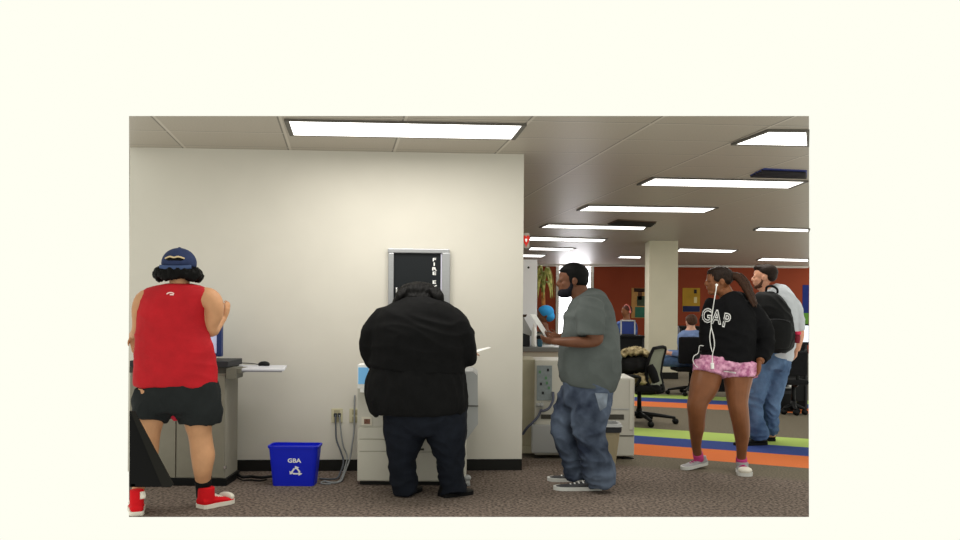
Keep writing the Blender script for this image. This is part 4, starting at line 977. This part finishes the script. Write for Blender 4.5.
# seated figures
def sitter(label, px, py, D, face, shirt, hairm, skin, s=1.0, trousers=None, leg=-1, seat=.47, shd=.26, xw=1.15):
    """seated figure: head centre at (px, py); leg = side the thighs go to in the picture"""
    h = at(px, py, D); base = V((h.x, h.y, 0)); t = thing('person', label, 'person', base)
    hh = .24*s; sh = h.z - shd*s; hp = max(seat+.09, sh-.52*s)
    b = MB(); P = lambda x, y, z: V((h.x+x*s*xw, h.y+y*s, z))
    b.loft([(P(0,.0,hp-.06), .17*s,.12*s), (P(0,0,hp+.1), .165*s,.115*s), (P(0,0,sh-.15), .19*s,.12*s), (P(0,0,sh-.03), .17*s,.10*s), (P(0,0,sh+.05*s), .075*s,.07*s), (P(0,0,sh+.14*s), .06*s,.06*s)])
    fx = leg
    for q in (1, -1):
        b.loft([(P(0,.17*q,sh-.05), .06,.06), (P(.03*fx,.22*q,sh-.3), .048,.048), (P(.12*fx,.21*q,sh-.36), .045,.045), (P(.33*fx,.14*q,sh-.33), .032,.034)], 12, 3)
        hand(b, P(.33*fx,.14*q,sh-.33), (fx,-.3*q,0), (0,0,-1), q*fx, .16, .4)
        b.loft([(P(0,.1*q,hp-.02), .08,.08), (P(.25*fx,.11*q,hp-.02), .075,.075), (P(.46*fx,.12*q,hp-.03), .06,.06), (P(.49*fx,.12*q,hp-.14), .055,.06), (P(.47*fx,.12*q,.3), .05,.055), (P(.46*fx,.12*q,.1), .035,.04), (P(.5*fx,.12*q,.05), .04,.04), (P(.62*fx,.12*q,.035), .035,.03)], 12, 4)
    f = head(b, h, hh, face, 8, 1.12)
    b.build('body', skin, t, voxel=.012, smoothit=2)
    b = MB(); b.loft([(P(0,0,hp-.09), .2*s,.15*s), (P(0,0,hp+.1), .195*s,.15*s), (P(0,0,sh-.15), .22*s,.155*s), (P(0,0,sh-.03), .2*s,.13*s), (P(0,0,sh+.035*s), .1*s,.09*s)])
    for q in (1, -1): b.loft([(P(0,.17*q,sh-.05), .08,.08), (P(.03*fx,.22*q,sh-.3), .066,.066), (P(.12*fx,.21*q,sh-.36), .058,.058), (P(.26*fx,.16*q,sh-.34), .048,.048)], 12, 3)
    b.build('shirt', shirt, t, voxel=.014, smoothit=3, fold=.006, fscale=(6,6,8))
    if trousers:
        b = MB()
        for q in (1, -1): b.loft([(P(-.05*fx,.1*q,hp-.02), .1,.1), (P(.25*fx,.11*q,hp-.02), .09,.09), (P(.46*fx,.12*q,hp-.03), .078,.078), (P(.5*fx,.12*q,hp-.14), .072,.075), (P(.47*fx,.12*q,.3), .066,.07), (P(.46*fx,.12*q,.08), .06,.06)], 14, 4)
        b.build('trousers', trousers, t, voxel=.014, smoothit=3, fold=.006, fscale=(6,6,8))
        for q in (1, -1):
            b = MB(); b.loft([(P(.4*fx,.12*q,.055), .035,.04), (P(.5*fx,.12*q,.06), .05,.055), (P(.64*fx,.12*q,.04), .05,.035), (P(.7*fx,.12*q,.03), .025,.02)], 12, 3, ref=(0,0,1)); b.build('shoe', BSH, t, True)
    if hairm:
        q = MB(); q.ell((-.09,0,.17), (.42,.34,.35)); q.ell((-.2,0,.0), (.27,.32,.26)); mapped(q, f).build('hair', hairm, t, voxel=.012, smoothit=2)
    return t, f
D3 = 14.0
p3, f3 = sitter('person with brown hair and light blue shirt seated facing away, left of black desk', 691, 322, D3, 170, mat('sky_shirt', (108,128,168), .9, .06, 8), mat('brown_short_hair', (70,48,36), .6, .3, 40), SKIN_P, 1.0, JEAN2, -1, shd=.16, xw=1.3)
t = thing('desk_chair', 'black office chair under the seated person in light blue shirt', 'office chair', flr(691, D3))
c = flr(691, D3); star_base(t, c, .36, 5, .5, .38)
MB().box(c.x-.28, c.x+.26, D3-.25, D3+.25, .38, .455, .03).build('seat', BLKF, t)
MB().fb(679, 706, 337, 364, D3-.36, .07, .03).build('backrest', BLKF, t)
MB().tube([V((c.x,D3-.1,.36)), V((c.x,D3-.34,.4)), V((c.x,D3-.33,.72))], .03, 8, 4).build('back_post', BLK, t, True)
p2, f2 = sitter('person in navy jacket and blue shirt seated behind a laptop, left of cream column', 626.5, 311.5, 16.0, 60, mat('navy_jacket', (40,54,100), .9, .1, 8, col2=(92,120,180)), mat('auburn_hair', (74,40,32), .6, .3, 40), SKIN_M, .95, DENIMB, -1, shd=.2, xw=1.5)
q = MB()
q.loft([(V((-.05,-.37,.0)),.03,.03),(V((-.05,-.33,.35)),.03,.03),(V((-.05,0,.55)),.035,.03),(V((-.05,.33,.35)),.03,.03),(V((-.05,.37,.0)),.03,.03)], 8, 4, ref=(1,0,0))
for s_ in (1,-1): q.ell((-.03,.36*s_,-.04), (.1,.05,.12))
hp_ = thing('headphones', 'red and white headphones on the seated person in navy jacket', 'headphones', at(625.5, 306, 16.0))
mapped(q, f2).build('headband', mat('coral_plastic', (214,120,112), .4), hp_, True)
def desk(label, x0, x1, ytop, D, dep=.7, group=None, name='desk'):
    t = thing(name, label, 'desk', flr((x0+x1)/2, D+dep/2), group)
    zt = at((x0+x1)/2, ytop, D).z
    MB().fb(x0, x1, ytop, ytop+2, D, dep, .008).build('desktop', BLK, t)
    MB().fb(x0+1, x1-1, ytop+2, ytop+30, D+.06, .03, 0, z0=.12).build('modesty_panel', BLK, t)
    for q in (x0+.6, x1-2.6): MB().fb(q, q+2, ytop+2, ytop+30, D+.03, dep-.06, .004, z0=0).build('side_leg', DK, t)
    return t, zt
t, zt = desk('black desk with a laptop beside the seated person in navy jacket', 611, 645, 335.5, 15.0, .5)
lp = thing('laptop', 'open laptop with blue lid on the black desk left of the column', 'laptop', V((at(628,334,15.2).x, 15.2, zt)))
lid = MB().fb(621.5, 634.5, 321, 334, 15.12, .02, .004); lid.build('lid', mat('laptop_blue', (38,54,112), .4), lp)
b = MB(); b.fb(620.6, 621.8, 320.5, 334.5, 15.11, .03); b.fb(634.2, 635.4, 320.5, 334.5, 15.11, .03); b.fb(620.6, 635.4, 320, 321.2, 15.11, .03); b.build('lid_edge', LGREY, lp)
MB().fb(621, 635, 333.6, 335.5, 15.12, .25, .004, z0=zt).build('keyboard_base', DK, lp)
p1, f1 = sitter('person wearing a bright blue head covering seated beyond the counter', 544, 315, 12.2, 75, mat('dark_print', (38,40,44), .9, .5, 14, col2=(112,112,104)), None, SKIN_D, 1.0, DENIMB, -1)
q = MB(); q.ell((-.12,0,.17), (.44,.40,.40)); q.ell((-.25,0,-.1), (.32,.37,.34)); mapped(q, f1).build('head_covering', mat('bright_blue_cloth', (48,136,196), .8, .1, 10), p1, voxel=.012, smoothit=2)
for nm, x, D_, col in (('stool', 544, 12.2, 0), ('stool', 625.5, 16.0, 1)):
    c = flr(x, D_); t = thing('stool', ['black stool under the person with blue head covering', 'black stool under the seated person in navy jacket'][col], 'stool', c)
    MB().cyl(c+V((0,0,.39)), .2, .2, .06, 24).build('seat', BLKF, t); star_base(t, c, .26, 5, .2, .39)
t, zt = desk('black desk beside the pink shorts, in front of the seated person in light blue', 700, 742, 352, 13.2, .35)
t, zr = desk('black desk at the right edge holding a bright monitor', 776, 808.5, 351, 12.0, .7)
mo = thing('desktop_monitor', 'bright monitor on the black desk at the right edge of the picture', 'monitor', V((at(801,350,12.2).x, 12.25, zr)))
MB().fb(795, 808.8, 324, 345, 12.2, .06, .006).build('casing', BLK, mo)
MB().fb(796, 808.6, 325.5, 342, 12.193, .01).build('screen', mat('lit_screen', (226,236,250), .3, emit=.55), mo)
MB().fb(799, 805, 344, 352, 12.24, .04, .004, z0=zr).build('stand', BLK, mo)
MB().fb(795, 808.8, 349.6, 351, 12.15, .25, .004, z0=zr).build('foot', BLK, mo)
t = thing('task_chair', 'black task chair tucked under the desk at the right edge', 'office chair', flr(794, 11.5))
c = flr(794, 11.5); star_base(t, c, .145, 5, .9, .40)
MB().box(c.x-.16, c.x+.14, 11.3, 11.72, .40, .47, .03).build('seat', BLKF, t)
MB().fb(786, 808, 352, 376, 11.32, .06, .02).build('backrest', BLKF, t)
MB().tube([V((c.x,11.5,.39)), V((c.x,11.36,.41)), V((c.x,11.36,.62))], .025, 8, 3).build('back_post', BLK, t, True)
t = thing('power_strip', 'silver power strip standing on a black box under the right desk', 'power strip', at(786.5, 388.5, 11.8))
MB().fb(780.5, 792.5, 383, 388.5, 11.78, .08, .006).build('strip_body', LGREY, t)
for x in (782.5, 786.5, 790.5): MB().fb(x-1.2, x+1.2, 384, 387, 11.77, .03, .003).build('plug', DK if x == 786.5 else WHITE, t)
t = thing('computer_tower', 'black computer tower on the carpet under the right desk', 'computer', flr(786, 11.85))
zb = at(786, 388.5, 11.78).z
MB().fb(779, 794, 388.5, 410, 11.77, .25, .01, z0=0).build('case', BLK, t)
MB().fb(781, 792, 391, 394, 11.765, .02, .002).build('drive_bay', DK, t)
# desks along the far wall
for i, (x0, x1, lab) in enumerate(((596,622,'dark far desk against the red wall left of the cream column, mostly hidden'), (679,704,'dark far desk below the yellow poster on the red wall'), (742,772,'dark far desk against the red wall behind the walking pair'), (774,808,'dark far desk against the red wall at the right edge'))):
    desk(lab, x0, x1, 326+i*.3, 22.0, .8, 'desks along the red wall')
# posters on the far wall
def poster(label, px0, px1, py0, py1, cols, D=FAR-.0285):
    t = thing('poster', label, 'poster', at((px0+px1)/2, py1, D))
    MB().fb(px0, px1, py0, py1, D, .008, .0).build('backing', mat('poster_base', cols[0], .7, .1, 3), t)
    for (a, c, e, g, col) in cols[1]: MB().fb(a, c, e, g, D-.004, .006).build('printed_area', mat('poster_ink', col, .7, .25, 3), t)
poster('yellow and blue poster on the red wall right of the column', 682.5, 700, 288, 312, ((176,138,48), [(682.8,699.8,306,311.8,(38,46,84)), (694,696.8,289.5,293.5,(40,40,44)), (694,697,297,303,(206,190,140))]))
poster('tan and green poster on the red wall left of the column', 631.5, 646, 288, 318, ((186,140,84), [(634,646,288.3,292,(58,40,34)), (637,646,296,306,(74,84,66)), (635,646,307,317.5,(56,110,92)), (638,642,291,300,(96,66,48))]))
poster('blue and green poster on the red wall at the right edge', 802.5, 808.8, 285, 325, ((34,48,116), [(802.8,808.6,313,324.5,(92,138,54))]))
# palm
D = 13.0
pl = thing('potted_palm', 'tall palm with drooping yellow-green leaves behind the white panel', 'potted plant', flr(543, D))
pc = flr(543, D)
MB().loft([(pc, .15,.15), (pc+V((0,0,.3)), .2,.2), (pc+V((0,0,.34)), .21,.21)], 20, 1).build('pot', mat('terracotta', (140,84,58), .7), pl)
top = at(543, 292, D)
MB().tube([pc+V((0,0,.3)), pc.lerp(top,.5)+V((.02,0,.2)), top], .03, 10, 5).build('trunk', mat('palm_trunk', (170,112,60), .8, .3, 20), pl, True)
random.seed(11)
LEAF = mat('palm_leaf', (112,124,58), .6, .3, 14, col2=(170,164,96))
for i in range(15):
    a = 2*math.pi*i/15 + random.uniform(-.2,.2); L = random.uniform(.16,.34); up = random.uniform(.08,.40)
    d = V((math.cos(a)*.62, math.sin(a), 0)); 
    b = MB(); b.loft([(top, .012,.004), (top+d*L*.35+V((0,0,up)), .022,.004), (top+d*L*.75+V((0,0,up*.8)), .024,.004), (top+d*L*1.0+V((0,0,up*.4-.04)), .016,.003), (top+d*L*1.1+V((0,0,up*.1-.12)), .003,.002)], 8, 4, ref=(0,0,1))
    b.build('leaf', LEAF, pl, True)
